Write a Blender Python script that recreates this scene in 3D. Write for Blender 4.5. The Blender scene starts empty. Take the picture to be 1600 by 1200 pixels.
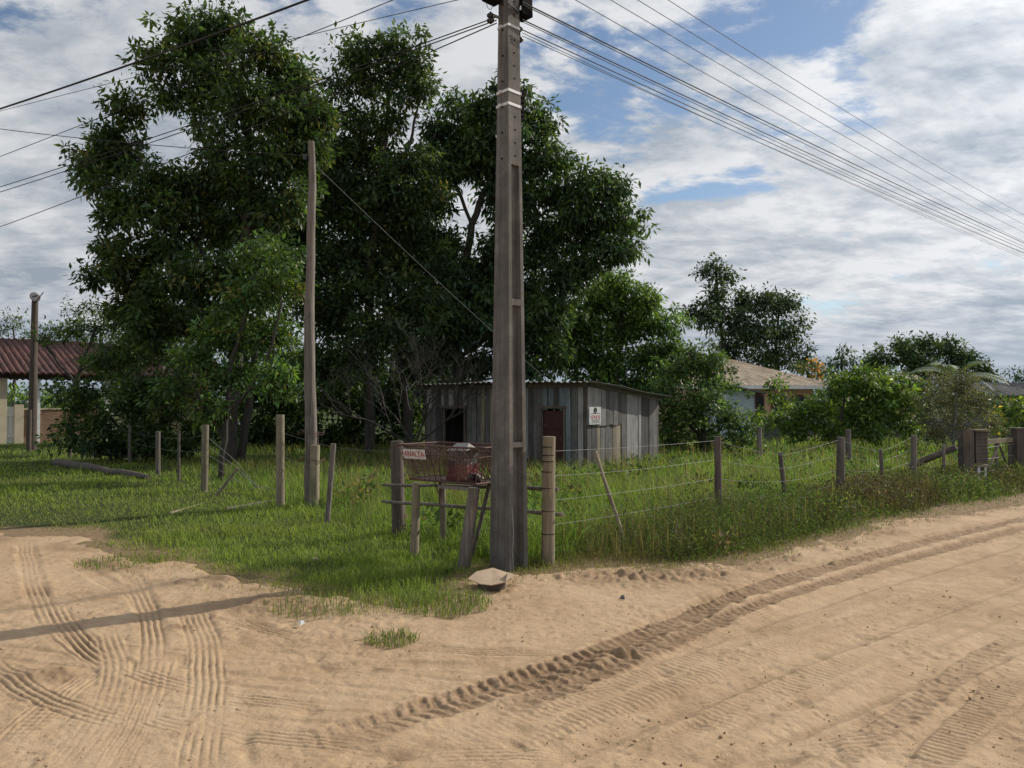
import bpy, math, random
import numpy as np
from mathutils import Vector, Matrix
random.seed(7); RNG = np.random.default_rng(7)
scene = bpy.context.scene
COL = scene.collection
R = math.radians

# ------------------------------------------------------------------ camera, sky, sun, exposure
CAMH = 1.6; F = 1200.0; PITCH = math.atan(28/1200.0)
cam_d = bpy.data.cameras.new('camera'); cam = bpy.data.objects.new('camera', cam_d); COL.objects.link(cam)
cam_d.sensor_width = 36.0; cam_d.lens = 36.0*F/1600.0; cam_d.clip_start = 0.05; cam_d.clip_end = 3000
cam.location = (0, 0, CAMH); cam.rotation_euler = (math.pi/2+PITCH, 0, 0)
scene.camera = cam
SUN_AZ = math.atan2(0.86, 0.50); SUN_EL = R(33)
SUNV = Vector((math.sin(SUN_AZ)*math.cos(SUN_EL), math.cos(SUN_AZ)*math.cos(SUN_EL), math.sin(SUN_EL)))
sd = bpy.data.lights.new('sun', 'SUN'); sd.energy = 3.8; sd.angle = R(0.6); sd.color = (1.0, 0.93, 0.82)
so = bpy.data.objects.new('sun', sd); COL.objects.link(so); so.rotation_euler = SUNV.to_track_quat('Z', 'Y').to_euler()
so.location = (0, 0, 30)
scene.view_settings.view_transform = 'Standard'; scene.view_settings.look = 'None'
scene.view_settings.exposure = 0.12; scene.view_settings.gamma = 1.0; scene.view_settings.use_curve_mapping = False

class NT:
    def __init__(s, tree): s.t = tree; s.n = tree.nodes; s.l = tree.links
    def new(s, typ, **kw):
        n = s.n.new(typ)
        for k, v in kw.items(): setattr(n, k, v)
        return n
    def put(s, sock, v):
        if isinstance(v, bpy.types.NodeSocket): s.l.new(v, sock)
        elif isinstance(v, (tuple, list)) and len(v) == 3 and sock.type == 'RGBA': sock.default_value = (*v, 1)
        else: sock.default_value = v
    def math(s, op, a, b=0.0, c=None, clamp=False):
        n = s.new('ShaderNodeMath', operation=op, use_clamp=clamp); s.put(n.inputs[0], a); s.put(n.inputs[1], b)
        if c is not None: s.put(n.inputs[2], c)
        return n.outputs[0]
    def vmath(s, op, a, b=None, out=0):
        n = s.new('ShaderNodeVectorMath', operation=op); s.put(n.inputs[0], a)
        if b is not None: s.put(n.inputs[1], b)
        return n.outputs[out]
    def noise(s, vec, scale, detail=4, rough=0.55, dist=0.0, out='Fac'):
        n = s.new('ShaderNodeTexNoise'); 
        if vec is not None: s.put(n.inputs['Vector'], vec)
        n.inputs['Scale'].default_value = scale; n.inputs['Detail'].default_value = detail
        n.inputs['Roughness'].default_value = rough; n.inputs['Distortion'].default_value = dist
        return n.outputs[out]
    def ramp(s, fac, stops):
        n = s.new('ShaderNodeValToRGB'); s.put(n.inputs[0], fac); e = n.color_ramp.elements
        while len(e) < len(stops): e.new(0.5)
        for i, (p, c) in enumerate(stops):
            e[i].position = p; e[i].color = (*c, 1) if isinstance(c, tuple) else (c, c, c, 1)
        return n.outputs[0]
    def mix(s, fac, a, b, blend='MIX'):
        n = s.new('ShaderNodeMix', data_type='RGBA', blend_type=blend); s.put(n.inputs[0], fac); s.put(n.inputs[6], a); s.put(n.inputs[7], b)
        return n.outputs[2]
    def mapr(s, v, a, b, c=0.0, d=1.0, smooth=False):
        n = s.new('ShaderNodeMapRange'); n.interpolation_type = 'SMOOTHSTEP' if smooth else 'LINEAR'
        s.put(n.inputs[0], v)
        for i, q in enumerate((a, b, c, d)): n.inputs[1+i].default_value = q
        return n.outputs[0]

world = bpy.data.worlds.new('World'); scene.world = world; world.use_nodes = True
w = NT(world.node_tree); w.n.clear()
wo = w.new('ShaderNodeOutputWorld'); bg = w.new('ShaderNodeBackground'); w.l.new(bg.outputs[0], wo.inputs[0])
sky = w.new('ShaderNodeTexSky', sky_type='NISHITA'); sky.sun_disc = False; sky.sun_elevation = SUN_EL; sky.sun_rotation = SUN_AZ
sky.air_density = 1.0; sky.dust_density = 0.4; sky.ozone_density = 1.5
tc = w.new('ShaderNodeTexCoord'); d = tc.outputs['Generated']
sep = w.new('ShaderNodeSeparateXYZ'); w.l.new(d, sep.inputs[0]); dz = w.math('MAXIMUM', sep.outputs[2], 0.0)
inv = w.math('DIVIDE', 1.0, w.math('ADD', dz, 0.22))
cmb = w.new('ShaderNodeCombineXYZ'); w.l.new(w.math('MULTIPLY', sep.outputs[0], inv), cmb.inputs[0])
w.l.new(w.math('MULTIPLY', sep.outputs[1], inv), cmb.inputs[1]); cmb.inputs[2].default_value = 3.7
mp = w.new('ShaderNodeMapping'); w.l.new(cmb.outputs[0], mp.inputs[0]); mp.inputs['Rotation'].default_value = (0, 0, R(-35)); mp.inputs['Scale'].default_value = (0.85, 1.2, 1)
mp.inputs['Location'].default_value = (5.15, 2.4, 0)
def cloud_density(v):
    nb = w.noise(v, 1.1, 3, 0.5, 0.3); nm = w.noise(v, 3.4, 10, 0.62, 0.15)
    return w.math('ADD', w.math('ADD', w.math('MULTIPLY', nb, 0.50), w.math('MULTIPLY', nm, 0.62)), w.mapr(dz, 0.02, 0.42, 0.14, 0.0))
cv = mp.outputs[0]
dens = cloud_density(cv)
off = w.new('ShaderNodeMapping'); w.l.new(cmb.outputs[0], off.inputs[0]); off.inputs['Rotation'].default_value = (0, 0, R(-35)); off.inputs['Scale'].default_value = (0.85, 1.2, 1)
o1 = w.vmath('ADD', cmb.outputs[0], (math.sin(SUN_AZ)*.07, math.cos(SUN_AZ)*.07, 0.0)); w.l.new(o1, off.inputs[0]); off.inputs['Location'].default_value = (5.15, 2.4, 0)
dens2 = cloud_density(off.outputs[0])
mask = w.mapr(dens, 0.485, 0.565, 0, 1, True)
thick = w.mapr(dens, 0.53, 0.78, 0, 1, True)
lit = w.mapr(w.math('SUBTRACT', dens, dens2), -0.06, 0.06, 0.0, 1.0)
n_sh = w.noise(cv, 2.2, 8, 0.6, 0.3)
shade = w.math('ADD', w.math('MULTIPLY', thick, 0.35), w.mapr(n_sh, 0.42, 0.64, 0.0, 0.5))
shade = w.math('ADD', shade, w.mapr(lit, 0.0, 1.0, 0.42, -0.30), clamp=True)
cloud = w.mix(shade, (7.9, 8.05, 8.3), (3.6, 4.2, 4.95))
sdot = w.vmath('DOT_PRODUCT', d, tuple(SUNV), out=1)
glow = w.math('POWER', w.math('MAXIMUM', sdot, 0.0), 5.0)
cloud = w.mix(1.0, cloud, w.math('ADD', 0.84, w.math('MULTIPLY', glow, 0.6)), 'MULTIPLY')
low = w.mapr(dz, 0.0, 0.13, 1.0, 0.0, True)
cloud = w.mix(w.math('MULTIPLY', low, 0.75), cloud, (3.0, 3.7, 4.7))
skyc = w.mix(1.0, sky.outputs[0], (1.0, 1.0, 1.0), 'MULTIPLY')
fin = w.mix(mask, skyc, cloud)
w.l.new(fin, bg.inputs[0]); bg.inputs[1].default_value = 0.095

# ------------------------------------------------------------------ pixel helpers (1600 x 1200 photograph)
CP, SP = math.cos(PITCH), math.sin(PITCH)
def ray(px, py):
    u = (px-800)/F; v = (600-py)/F
    return u, CP - v*SP, SP + v*CP
def G(px, py, z=0.0):
    x, y, k = ray(px, py); t = (z-CAMH)/k
    return Vector((x*t, y*t, z))
def P(px, py, Y):
    x, y, k = ray(px, py); t = Y/y
    return Vector((x*t, Y, CAMH+k*t))

# ------------------------------------------------------------------ numpy noise
class VN:
    def __init__(s, seed, n=256):
        s.n = n; s.g = np.random.default_rng(seed).random((n, n)).astype(np.float32)
    def __call__(s, x, y, f=1.0, octv=1, rough=0.5):
        out = 0; amp = 1; tot = 0
        for o in range(octv):
            X = x*f+o*17.3; Y = y*f+o*9.1; xi = np.floor(X).astype(int); yi = np.floor(Y).astype(int)
            fx = X-xi; fy = Y-yi; fx = fx*fx*(3-2*fx); fy = fy*fy*(3-2*fy); n = s.n; g = s.g
            a = g[xi % n, yi % n]; b = g[(xi+1) % n, yi % n]; c = g[xi % n, (yi+1) % n]; e = g[(xi+1) % n, (yi+1) % n]
            out = out + amp*((a*(1-fx)+b*fx)*(1-fy)+(c*(1-fx)+e*fx)*fy); tot += amp; amp *= rough; f *= 2.03
        return out/tot*2-1
NA, NB, NC = VN(1), VN(2), VN(3)
def sstep(a, b, x):
    t = np.clip((x-a)/(b-a), 0, 1); return t*t*(3-2*t)

# boundary between sand and grass, as Y(X)
bpix = [(-260, 838), (0, 838), (95, 846), (150, 872), (215, 893), (300, 905), (400, 930), (500, 950), (620, 962), (700, 945), (765, 920), (830, 912), (950, 902),
        (1090, 893), (1180, 880), (1300, 851), (1400, 822), (1500, 801), (1600, 785)]
bw = [G(*p) for p in bpix]
bx = np.array([-200.0, -30.0]+[p.x for p in bw]+[26.0, 80.0, 400.0]); by = np.array([20.0, 13.0]+[p.y for p in bw]+[25.0, 69.0, 350.0])
o_ = np.argsort(bx); bx = bx[o_]; by = by[o_]
bslope = np.gradient(by, bx)
def bdist(x, y):
    """distance beyond the sand edge, positive on the grass side"""
    yb = np.interp(x, bx, by); sl = np.interp(x, bx, bslope)
    return (y-yb)/np.sqrt(1+np.clip(sl, -3, 3)**2)
def ground_h(x, y):
    x = np.asarray(x, float); y = np.asarray(y, float)
    dd = bdist(x, y) + 0.22*NA(x, y, 1.3, 3) + 0.10*NB(x, y, 5.0, 2)
    rise = sstep(-0.45, 0.12, dd)
    h = -0.16 + 0.178*rise + (0.025*NB(x, y, 0.5, 2)+0.012*NC(x, y, 2.2, 2))*rise
    return h
def sand_h(x, y): return 0.030*NA(x, y, 0.45, 2)+0.011*NB(x, y, 2.6, 4)-.004-0.30*sstep(0.2, 0.85, bdist(x, y)+0.22*NA(x, y, 1.3, 3)+0.10*NB(x, y, 5.0, 2))
def surf_h(x, y): return np.maximum(ground_h(x, y), sand_h(np.asarray(x, float), np.asarray(y, float)))
def gz(x, y): return float(surf_h(np.array([x]), np.array([y]))[0])

# ------------------------------------------------------------------ mesh helpers
def mesh_np(name, V, Fc, mat=None, smooth=False, tint=None):
    V = np.asarray(V, np.float32); Fc = np.asarray(Fc, np.int32); k = Fc.shape[1]
    me = bpy.data.meshes.new(name); me.vertices.add(len(V)); me.vertices.foreach_set('co', V.ravel())
    me.loops.add(Fc.size); me.loops.foreach_set('vertex_index', Fc.ravel())
    me.polygons.add(len(Fc)); me.polygons.foreach_set('loop_start', np.arange(0, Fc.size, k, dtype=np.int32))
    me.polygons.foreach_set('loop_total', np.full(len(Fc), k, np.int32))
    if smooth: me.polygons.foreach_set('use_smooth', np.ones(len(Fc), bool))
    me.update(calc_edges=True)
    if tint is not None:
        a = me.attributes.new('tint', 'FLOAT_COLOR', 'POINT'); T = np.ones((len(V), 4), np.float32); T[:, :3] = tint
        a.data.foreach_set('color', T.ravel())
    if mat: me.materials.append(mat)
    return me
def link(name, me, parent=None, loc=None):
    o = bpy.data.objects.new(name, me); COL.objects.link(o)
    if parent is not None: o.parent = parent
    if loc is not None: o.location = loc
    return o
def tag(o, label=None, cat=None, group=None, kind=None):
    if label: o['label'] = label
    if cat: o['category'] = cat
    if group: o['group'] = group
    if kind: o['kind'] = kind
    return o
def empty(name, loc=(0, 0, 0), rz=0.0):
    o = bpy.data.objects.new(name, None); COL.objects.link(o); o.location = loc; o.rotation_euler = (0, 0, rz); o.empty_display_size = 0.2
    return o
class MB:
    def __init__(s): s.v = []; s.f = []; s.sm = []
    def add(s, vs, fs, smooth=False):
        b = len(s.v); s.v += [tuple(q) for q in vs]; s.f += [tuple(b+i for i in q) for q in fs]; s.sm += [smooth]*len(fs)
        return s
    def box(s, c, size, M=None, taper=0.0, jit=0.0):
        x, y, z = (q/2 for q in size); vs = []
        for i, (a, b_, e) in enumerate(((-1,-1,-1),(1,-1,-1),(1,1,-1),(-1,1,-1),(-1,-1,1),(1,-1,1),(1,1,1),(-1,1,1))):
            k = 1-taper if e > 0 else 1
            p = Vector((a*x*k, b_*y*k, e*z))
            if jit: p += Vector((random.uniform(-jit, jit), random.uniform(-jit, jit), random.uniform(-jit, jit)))
            if M is not None: p = M @ p
            vs.append(p+Vector(c))
        return s.add(vs, ((0,3,2,1),(4,5,6,7),(0,1,5,4),(1,2,6,5),(2,3,7,6),(3,0,4,7)))
    def tube(s, pts, rad, n=8, cap=True, wob=0.0):
        pts = [Vector(p) for p in pts]; m = len(pts)
        if not hasattr(rad, '__len__'): rad = [rad]*m
        vs = []; fs = []; prev = None
        for i, p in enumerate(pts):
            t = (pts[min(i+1, m-1)]-pts[max(i-1, 0)])
            if t.length < 1e-9: t = Vector((0, 0, 1))
            t.normalize()
            if prev is None: a = t.orthogonal().normalized()
            else:
                a = prev - t*prev.dot(t)
                a = a.normalized() if a.length > 1e-6 else t.orthogonal().normalized()
            prev = a; b = t.cross(a)
            for k in range(n):
                th = 2*math.pi*k/n; r = rad[i]*(1+(random.uniform(-wob, wob) if wob else 0))
                vs.append(p+a*math.cos(th)*r+b*math.sin(th)*r)
        for i in range(m-1):
            for k in range(n): fs.append((i*n+k, i*n+(k+1) % n, (i+1)*n+(k+1) % n, (i+1)*n+k))
        s.add(vs, fs, True)
        if cap:
            s.add(vs[:n], [tuple(range(n))[::-1]]); s.add(vs[-n:], [tuple(range(n))])
        return s
    def build(s, name, mat, parent=None, loc=None):
        me = bpy.data.meshes.new(name); me.from_pydata(s.v, [], s.f); me.polygons.foreach_set('use_smooth', s.sm); me.update()
        if mat: me.materials.append(mat)
        return link(name, me, parent, loc)

# ------------------------------------------------------------------ materials
def newmat(name):
    m = bpy.data.materials.new(name); m.use_nodes = True; t = NT(m.node_tree); t.n.clear()
    o = t.new('ShaderNodeOutputMaterial'); p = t.new('ShaderNodeBsdfPrincipled'); t.l.new(p.outputs[0], o.inputs[0])
    return m, t, p, o
def obj_co(t): return t.new('ShaderNodeTexCoord').outputs['Object']
def world_co(t): return t.new('ShaderNodeNewGeometry').outputs['Position']
def bump(t, p, h, strength, dist=0.01):
    b = t.new('ShaderNodeBump'); b.inputs['Strength'].default_value = strength; b.inputs['Distance'].default_value = dist
    t.put(b.inputs['Height'], h); t.l.new(b.outputs[0], p.inputs['Normal'])
def scaled(t, v, sc):
    m = t.new('ShaderNodeMapping'); t.l.new(v, m.inputs[0]); m.inputs['Scale'].default_value = sc; return m.outputs[0]
def m_plain(name, col, rough=0.7, var=0.25, scale=6, metal=0.0, bstr=0.15):
    m, t, p, o = newmat(name); c = world_co(t); n = t.noise(c, scale, 6, 0.6); n2 = t.noise(c, scale*9, 4, 0.6)
    a = tuple(q*(1-var) for q in col); b = tuple(min(1, q*(1+var)) for q in col)
    k = t.ramp(t.math('ADD', t.math('MULTIPLY', n, .7), t.math('MULTIPLY', n2, .3)), [(0.3, a), (0.7, b)])
    t.put(p.inputs['Base Color'], k); p.inputs['Roughness'].default_value = rough; p.inputs['Metallic'].default_value = metal
    if bstr: bump(t, p, n2, bstr, 0.004)
    return m
def m_wood(name, dark, light, grain=(28, 28, 1.6), rough=0.85, streak=None, bstr=0.5, varamt=0.5):
    m, t, p, o = newmat(name); c = obj_co(t); oi = t.new('ShaderNodeObjectInfo'); rnd = oi.outputs['Random']
    off = t.vmath('ADD', c, t.vmath('SCALE', (7.0, 3.0, 11.0), None)) if False else c
    cc = t.new('ShaderNodeVectorMath', operation='ADD'); t.l.new(c, cc.inputs[0])
    cb = t.new('ShaderNodeCombineXYZ'); [t.l.new(t.math('MULTIPLY', rnd, 37.0+i*11), cb.inputs[i]) for i in range(3)]
    t.l.new(cb.outputs[0], cc.inputs[1]); c2 = cc.outputs[0]
    g = t.noise(scaled(t, c2, grain), 1.0, 5, 0.65, 0.4); g2 = t.noise(scaled(t, c2, tuple(q*3.3 for q in grain)), 1.0, 3, 0.6)
    blot = t.noise(c2, 3.0, 5, 0.6)
    col = t.ramp(t.math('ADD', t.math('MULTIPLY', g, .6), t.math('MULTIPLY', g2, .4)), [(0.32, dark), (0.66, light)])
    v = t.math('ADD', 1-varamt/2, t.math('MULTIPLY', rnd, varamt))
    col = t.mix(1.0, col, v, 'MULTIPLY')
    col = t.mix(t.mapr(blot, 0.5, 0.75, 0.0, 0.55), col, tuple(q*0.6 for q in dark))
    if streak: col = t.mix(t.mapr(t.noise(c2, 2.1, 4, 0.6), 0.52, 0.68, 0, 0.7), col, streak)
    t.put(p.inputs['Base Color'], col); p.inputs['Roughness'].default_value = rough; bump(t, p, g, bstr, 0.006)
    return m
def m_leaf(name, mul=(1, 1, 1), rough=0.42, trans=0.22, spec=0.5, tm=(1.9, 1.8, 0.7)):
    m, t, p, o = newmat(name)
    a = t.new('ShaderNodeAttribute'); a.attribute_name = 'tint'; c = t.mix(1.0, a.outputs['Color'], mul, 'MULTIPLY')
    t.put(p.inputs['Base Color'], c); p.inputs['Roughness'].default_value = rough; p.inputs['Specular IOR Level'].default_value = spec
    tr = t.new('ShaderNodeBsdfTranslucent'); t.put(tr.inputs[0], t.mix(1.0, c, tm, 'MULTIPLY'))
    mx = t.new('ShaderNodeMixShader'); mx.inputs[0].default_value = trans
    t.l.new(p.outputs[0], mx.inputs[1]); t.l.new(tr.outputs[0], mx.inputs[2]); t.l.new(mx.outputs[0], o.inputs[0])
    return m
M = {}
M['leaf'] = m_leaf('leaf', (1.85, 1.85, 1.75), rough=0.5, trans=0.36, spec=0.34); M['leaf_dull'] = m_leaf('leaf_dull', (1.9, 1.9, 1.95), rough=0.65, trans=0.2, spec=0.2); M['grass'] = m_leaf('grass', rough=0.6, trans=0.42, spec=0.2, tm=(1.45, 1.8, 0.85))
M['wood'] = m_wood('weathered_post', (0.045, 0.038, 0.032), (0.25, 0.215, 0.18), grain=(40, 40, 1.4), bstr=.9)
M['wood_dark'] = m_wood('dark_post', (0.045, 0.036, 0.03), (0.16, 0.125, 0.10))
M['wood_pale'] = m_wood('pale_post', (0.11, 0.09, 0.06), (0.34, 0.285, 0.195), grain=(36, 36, 1.5), streak=(0.13, 0.13, 0.075))
M['plank'] = m_wood('grey_plank', (0.030, 0.028, 0.027), (0.20, 0.19, 0.18), grain=(22, 22, 1.2), varamt=0.95, streak=(0.10, 0.09, 0.085))
M['plank_pale'] = m_wood('pale_plank', (0.15, 0.146, 0.14), (0.42, 0.41, 0.39), grain=(22, 22, 1.2), varamt=0.4)
M['plank_tan'] = m_wood('tan_plank', (0.13, 0.11, 0.08), (0.36, 0.31, 0.22), grain=(22, 22, 1.2), varamt=0.6)
M['plank_blue'] = m_wood('faded_blue_plank', (0.08, 0.10, 0.11), (0.26, 0.30, 0.32), grain=(22, 22, 1.2), varamt=0.2)
M['door_red'] = m_wood('maroon_door', (0.035, 0.012, 0.011), (0.085, 0.028, 0.024), grain=(16, 16, 1.5), varamt=0.1)
M['bark'] = m_wood('bark', (0.022, 0.019, 0.016), (0.085, 0.072, 0.06), grain=(14, 14, 3), bstr=0.9)
M['bark_grey'] = m_wood('bark_grey', (0.10, 0.095, 0.085), (0.24, 0.23, 0.21), grain=(30, 30, 6))
M['fibre'] = m_plain('fibre_cement', (0.13, 0.125, 0.12), 0.9, 0.45, 3)
M['metal_rust'] = m_plain('rusty_steel', (0.115, 0.065, 0.05), 0.75, 0.5, 20, 0.2)
M['galv'] = m_plain('galvanised_wire', (0.22, 0.22, 0.21), 0.55, 0.3, 20, 0.3, 0)
M['strap'] = m_plain('steel_strap', (0.62, 0.63, 0.64), 0.5, 0.15, 20, 0.1, 0)
M['cable'] = m_plain('black_cable', (0.012, 0.012, 0.013), 0.6, 0.2, 10, 0, 0)
M['black'] = m_plain('black_plastic', (0.012, 0.012, 0.013), 0.9, 0.3, 12); M['black'].node_tree.nodes['Principled BSDF'].inputs['Specular IOR Level'].default_value = 0.08
M['hole'] = m_plain('hole_shadow', (0.008, 0.008, 0.008), 0.95, 0.1, 4, 0, 0)
M['white'] = m_plain('white_paint', (0.72, 0.72, 0.70), 0.6, 0.12, 4)
M['sign_white'] = m_plain('sign_white', (0.56, 0.57, 0.55), 0.6, 0.12, 9)
M['dirty_white'] = m_plain('dirty_white_plate', (0.58, 0.57, 0.54), 0.7, 0.4, 22)
M['cream'] = m_plain('cream_plaster', (0.55, 0.47, 0.33), 0.85, 0.14, 2)
M['peach'] = m_plain('peach_plaster', (0.60, 0.38, 0.25), 0.85, 0.12, 2)
M['paleblue'] = m_plain('pale_blue_plaster', (0.52, 0.60, 0.66), 0.85, 0.12, 2)
M['grey_wall'] = m_plain('dark_block_wall', (0.10, 0.10, 0.105), 0.9, 0.35, 2.5)
M['brown_wood'] = m_plain('brown_window_wood', (0.14, 0.05, 0.035), 0.6, 0.3, 8)
M['glass'] = m_plain('window_glass', (0.03, 0.035, 0.04), 0.12, 0.2, 4, 0, 0)
M['cardboard'] = m_plain('cardboard', (0.43, 0.315, 0.21), 0.85, 0.14, 9)
M['red_paint'] = m_plain('red_letters', (0.45, 0.03, 0.03), 0.5, 0.1, 6, 0, 0)
M['ink'] = m_plain('black_letters', (0.02, 0.02, 0.02), 0.5, 0.1, 6, 0, 0)
M['porcelain'] = m_plain('porcelain', (0.03, 0.032, 0.036), 0.2, 0.2, 6, 0, 0)

def m_concrete():
    m, t, p, o = newmat('stained_concrete'); c = obj_co(t)
    n1 = t.noise(c, 3.5, 6, 0.65); n2 = t.noise(c, 60, 4, 0.6); st = t.noise(scaled(t, c, (26, 26, 0.9)), 1.0, 5, 0.6)
    f = t.math('ADD', t.math('MULTIPLY', n1, .45), t.math('ADD', t.math('MULTIPLY', st, .38), t.math('MULTIPLY', n2, .17)))
    col = t.ramp(f, [(0.33, (0.055, 0.052, 0.048)), (0.50, (0.125, 0.116, 0.105)), (0.66, (0.24, 0.222, 0.20))])
    t.put(p.inputs['Base Color'], col); p.inputs['Roughness'].default_value = 0.92; bump(t, p, t.math('ADD', n2, n1), 0.45, 0.006); return m
M['concrete'] = m_concrete()
def m_tiles(name, a, b, cell, rows):
    m, t, p, o = newmat(name); c = obj_co(t); n = t.noise(c, 1.6, 6, 0.65); n2 = t.noise(c, 14, 4, 0.6)
    col = t.ramp(t.math('ADD', t.math('MULTIPLY', n, .6), t.math('MULTIPLY', n2, .4)), [(0.35, a), (0.62, b)])
    t.put(p.inputs['Base Color'], col); p.inputs['Roughness'].default_value = 0.9; bump(t, p, n2, 0.3, 0.01); return m
M['tile_red'] = m_tiles('red_clay_tile', (0.032, 0.020, 0.018), (0.14, 0.058, 0.045), 0.2, 0.4)  # tile tone darkened for tree shade on the roof as well as grime
M['tile_tan'] = m_tiles('tan_clay_tile', (0.40, 0.30, 0.21), (0.68, 0.57, 0.43), 0.2, 0.4)
def m_brick():
    m, t, p, o = newmat('old_brick'); c = obj_co(t); b = t.new('ShaderNodeTexBrick')
    mp_ = t.new('ShaderNodeMapping'); mp_.inputs['Rotation'].default_value = (R(90), 0, 0); t.l.new(c, mp_.inputs[0]); t.l.new(mp_.outputs[0], b.inputs[0])
    b.inputs['Scale'].default_value = 5.0; b.inputs['Color1'].default_value = (.20, .11, .06, 1); b.inputs['Color2'].default_value = (.28, .16, .09, 1); b.inputs['Mortar'].default_value = (.22, .19, .15, 1)
    t.l.new(b.outputs[0], p.inputs['Base Color']); p.inputs['Roughness'].default_value = .9; return m
M['brick'] = m_brick()
def m_sand():
    m, t, p, o = newmat('sand'); c = world_co(t)
    a = t.new('ShaderNodeAttribute'); a.attribute_name = 'tint'; sp = t.new('ShaderNodeSeparateColor'); t.l.new(a.outputs['Color'], sp.inputs[0])
    n1 = t.noise(c, 0.9, 6, 0.6); n2 = t.noise(c, 7, 6, 0.6); n3 = t.noise(c, 140, 3, 0.6)
    f = t.math('ADD', t.math('MULTIPLY', n1, .5), t.math('ADD', t.math('MULTIPLY', n2, .35), t.math('MULTIPLY', n3, .15)))
    col = t.ramp(f, [(0.34, (0.325, 0.216, 0.124)), (0.5, (0.45, 0.315, 0.192)), (0.68, (0.535, 0.395, 0.256))])
    col = t.mix(t.math('MULTIPLY', sp.outputs[0], 0.85), col, t.mix(n2, (0.115, 0.067, 0.036), (0.195, 0.118, 0.066)))   # damp, turned up sand
    sp_ = t.mapr(t.noise(c, 33, 3, 0.7), 0.66, 0.72, 0, 0.6); col = t.mix(sp_, col, (0.20, 0.135, 0.08))               # crumbs
    t.put(p.inputs['Base Color'], col); p.inputs['Roughness'].default_value = 0.95; p.inputs['Specular IOR Level'].default_value = 0.2
    h = t.math('ADD', t.math('MULTIPLY', t.noise(c, 26, 5, 0.65), .7), t.math('MULTIPLY', n3, .3)); bump(t, p, h, 0.8, 0.016); return m
M['sand'] = m_sand()
def m_ground():
    m, t, p, o = newmat('turf_soil'); c = world_co(t)
    a = t.new('ShaderNodeAttribute'); a.attribute_name = 'tint'; sp = t.new('ShaderNodeSeparateColor'); t.l.new(a.outputs['Color'], sp.inputs[0])
    n1 = t.noise(c, 1.1, 6, 0.65); n2 = t.noise(c, 16, 6, 0.7); n3 = t.noise(c, 90, 3, 0.7)
    soil = t.ramp(n2, [(0.3, (0.20, 0.135, 0.075)), (0.7, (0.40, 0.285, 0.17))])
    green = t.ramp(t.math('ADD', t.math('MULTIPLY', n2, .5), t.math('MULTIPLY', n3, .5)), [(0.33, (0.022, 0.030, 0.010)), (0.5, (0.05, 0.072, 0.02)), (0.68, (0.115, 0.125, 0.042))])
    k = t.mapr(t.math('ADD', sp.outputs[0], t.math('MULTIPLY', t.math('SUBTRACT', n1, 0.5), 0.7)), 0.35, 0.62, 0, 1, True)
    t.put(p.inputs['Base Color'], t.mix(k, soil, green)); p.inputs['Roughness'].default_value = 0.95; p.inputs['Specular IOR Level'].default_value = 0.2
    bump(t, p, t.math('ADD', n2, n3), 0.9, 0.03); return m
M['ground'] = m_ground()

# ------------------------------------------------------------------ sand road with tyre tracks
def polyline(pts, step=0.05):
    pts = np.array([(p.x, p.y) for p in pts]); 
    t = np.r_[0, np.cumsum(np.hypot(*np.diff(pts, axis=0).T))]
    n = max(4, int(t[-1]/0.25)); tt = np.linspace(0, t[-1], n)
    # smooth by cubic-like resample
    x = np.interp(tt, t, pts[:, 0]); y = np.interp(tt, t, pts[:, 1])
    for _ in range(3):
        x[1:-1] = .25*x[:-2]+.5*x[1:-1]+.25*x[2:]; y[1:-1] = .25*y[:-2]+.5*y[1:-1]+.25*y[2:]
    return np.c_[x, y]
def track_sd(pl, X, Y, wid):
    m = (X > pl[:, 0].min()-wid) & (X < pl[:, 0].max()+wid) & (Y > pl[:, 1].min()-wid) & (Y < pl[:, 1].max()+wid)
    idx = np.nonzero(m)[0]; x = X[idx]; y = Y[idx]; best = np.full(len(idx), 1e9); S = np.zeros(len(idx)); D = np.zeros(len(idx)); s0 = 0; E = np.zeros(len(idx))
    L = np.hypot(*np.diff(pl, axis=0).T); tot = L.sum()
    for i in range(len(pl)-1):
        ax, ay = pl[i]; dx, dy = (pl[i+1]-pl[i])/max(L[i], 1e-6)
        q = np.nonzero((np.abs(x-ax) < L[i]+wid) & (np.abs(y-ay) < L[i]+wid))[0]
        if len(q):
            px = x[q]-ax; py = y[q]-ay; s = np.clip(px*dx+py*dy, 0, L[i]); ex = px-s*dx; ey = py-s*dy; d2 = ex*ex+ey*ey
            b = d2 < best[q]; qq = q[b]; best[qq] = d2[b]; S[qq] = s0+s[b]; D[qq] = (dx*py-dy*px)[b]
        s0 += L[i]
    k = best < wid*wid
    return idx[k], S[k], D[k], np.sqrt(best[k]), tot
def tri(x): x = x-np.floor(x); return 1-np.abs(2*x-1)

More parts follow.
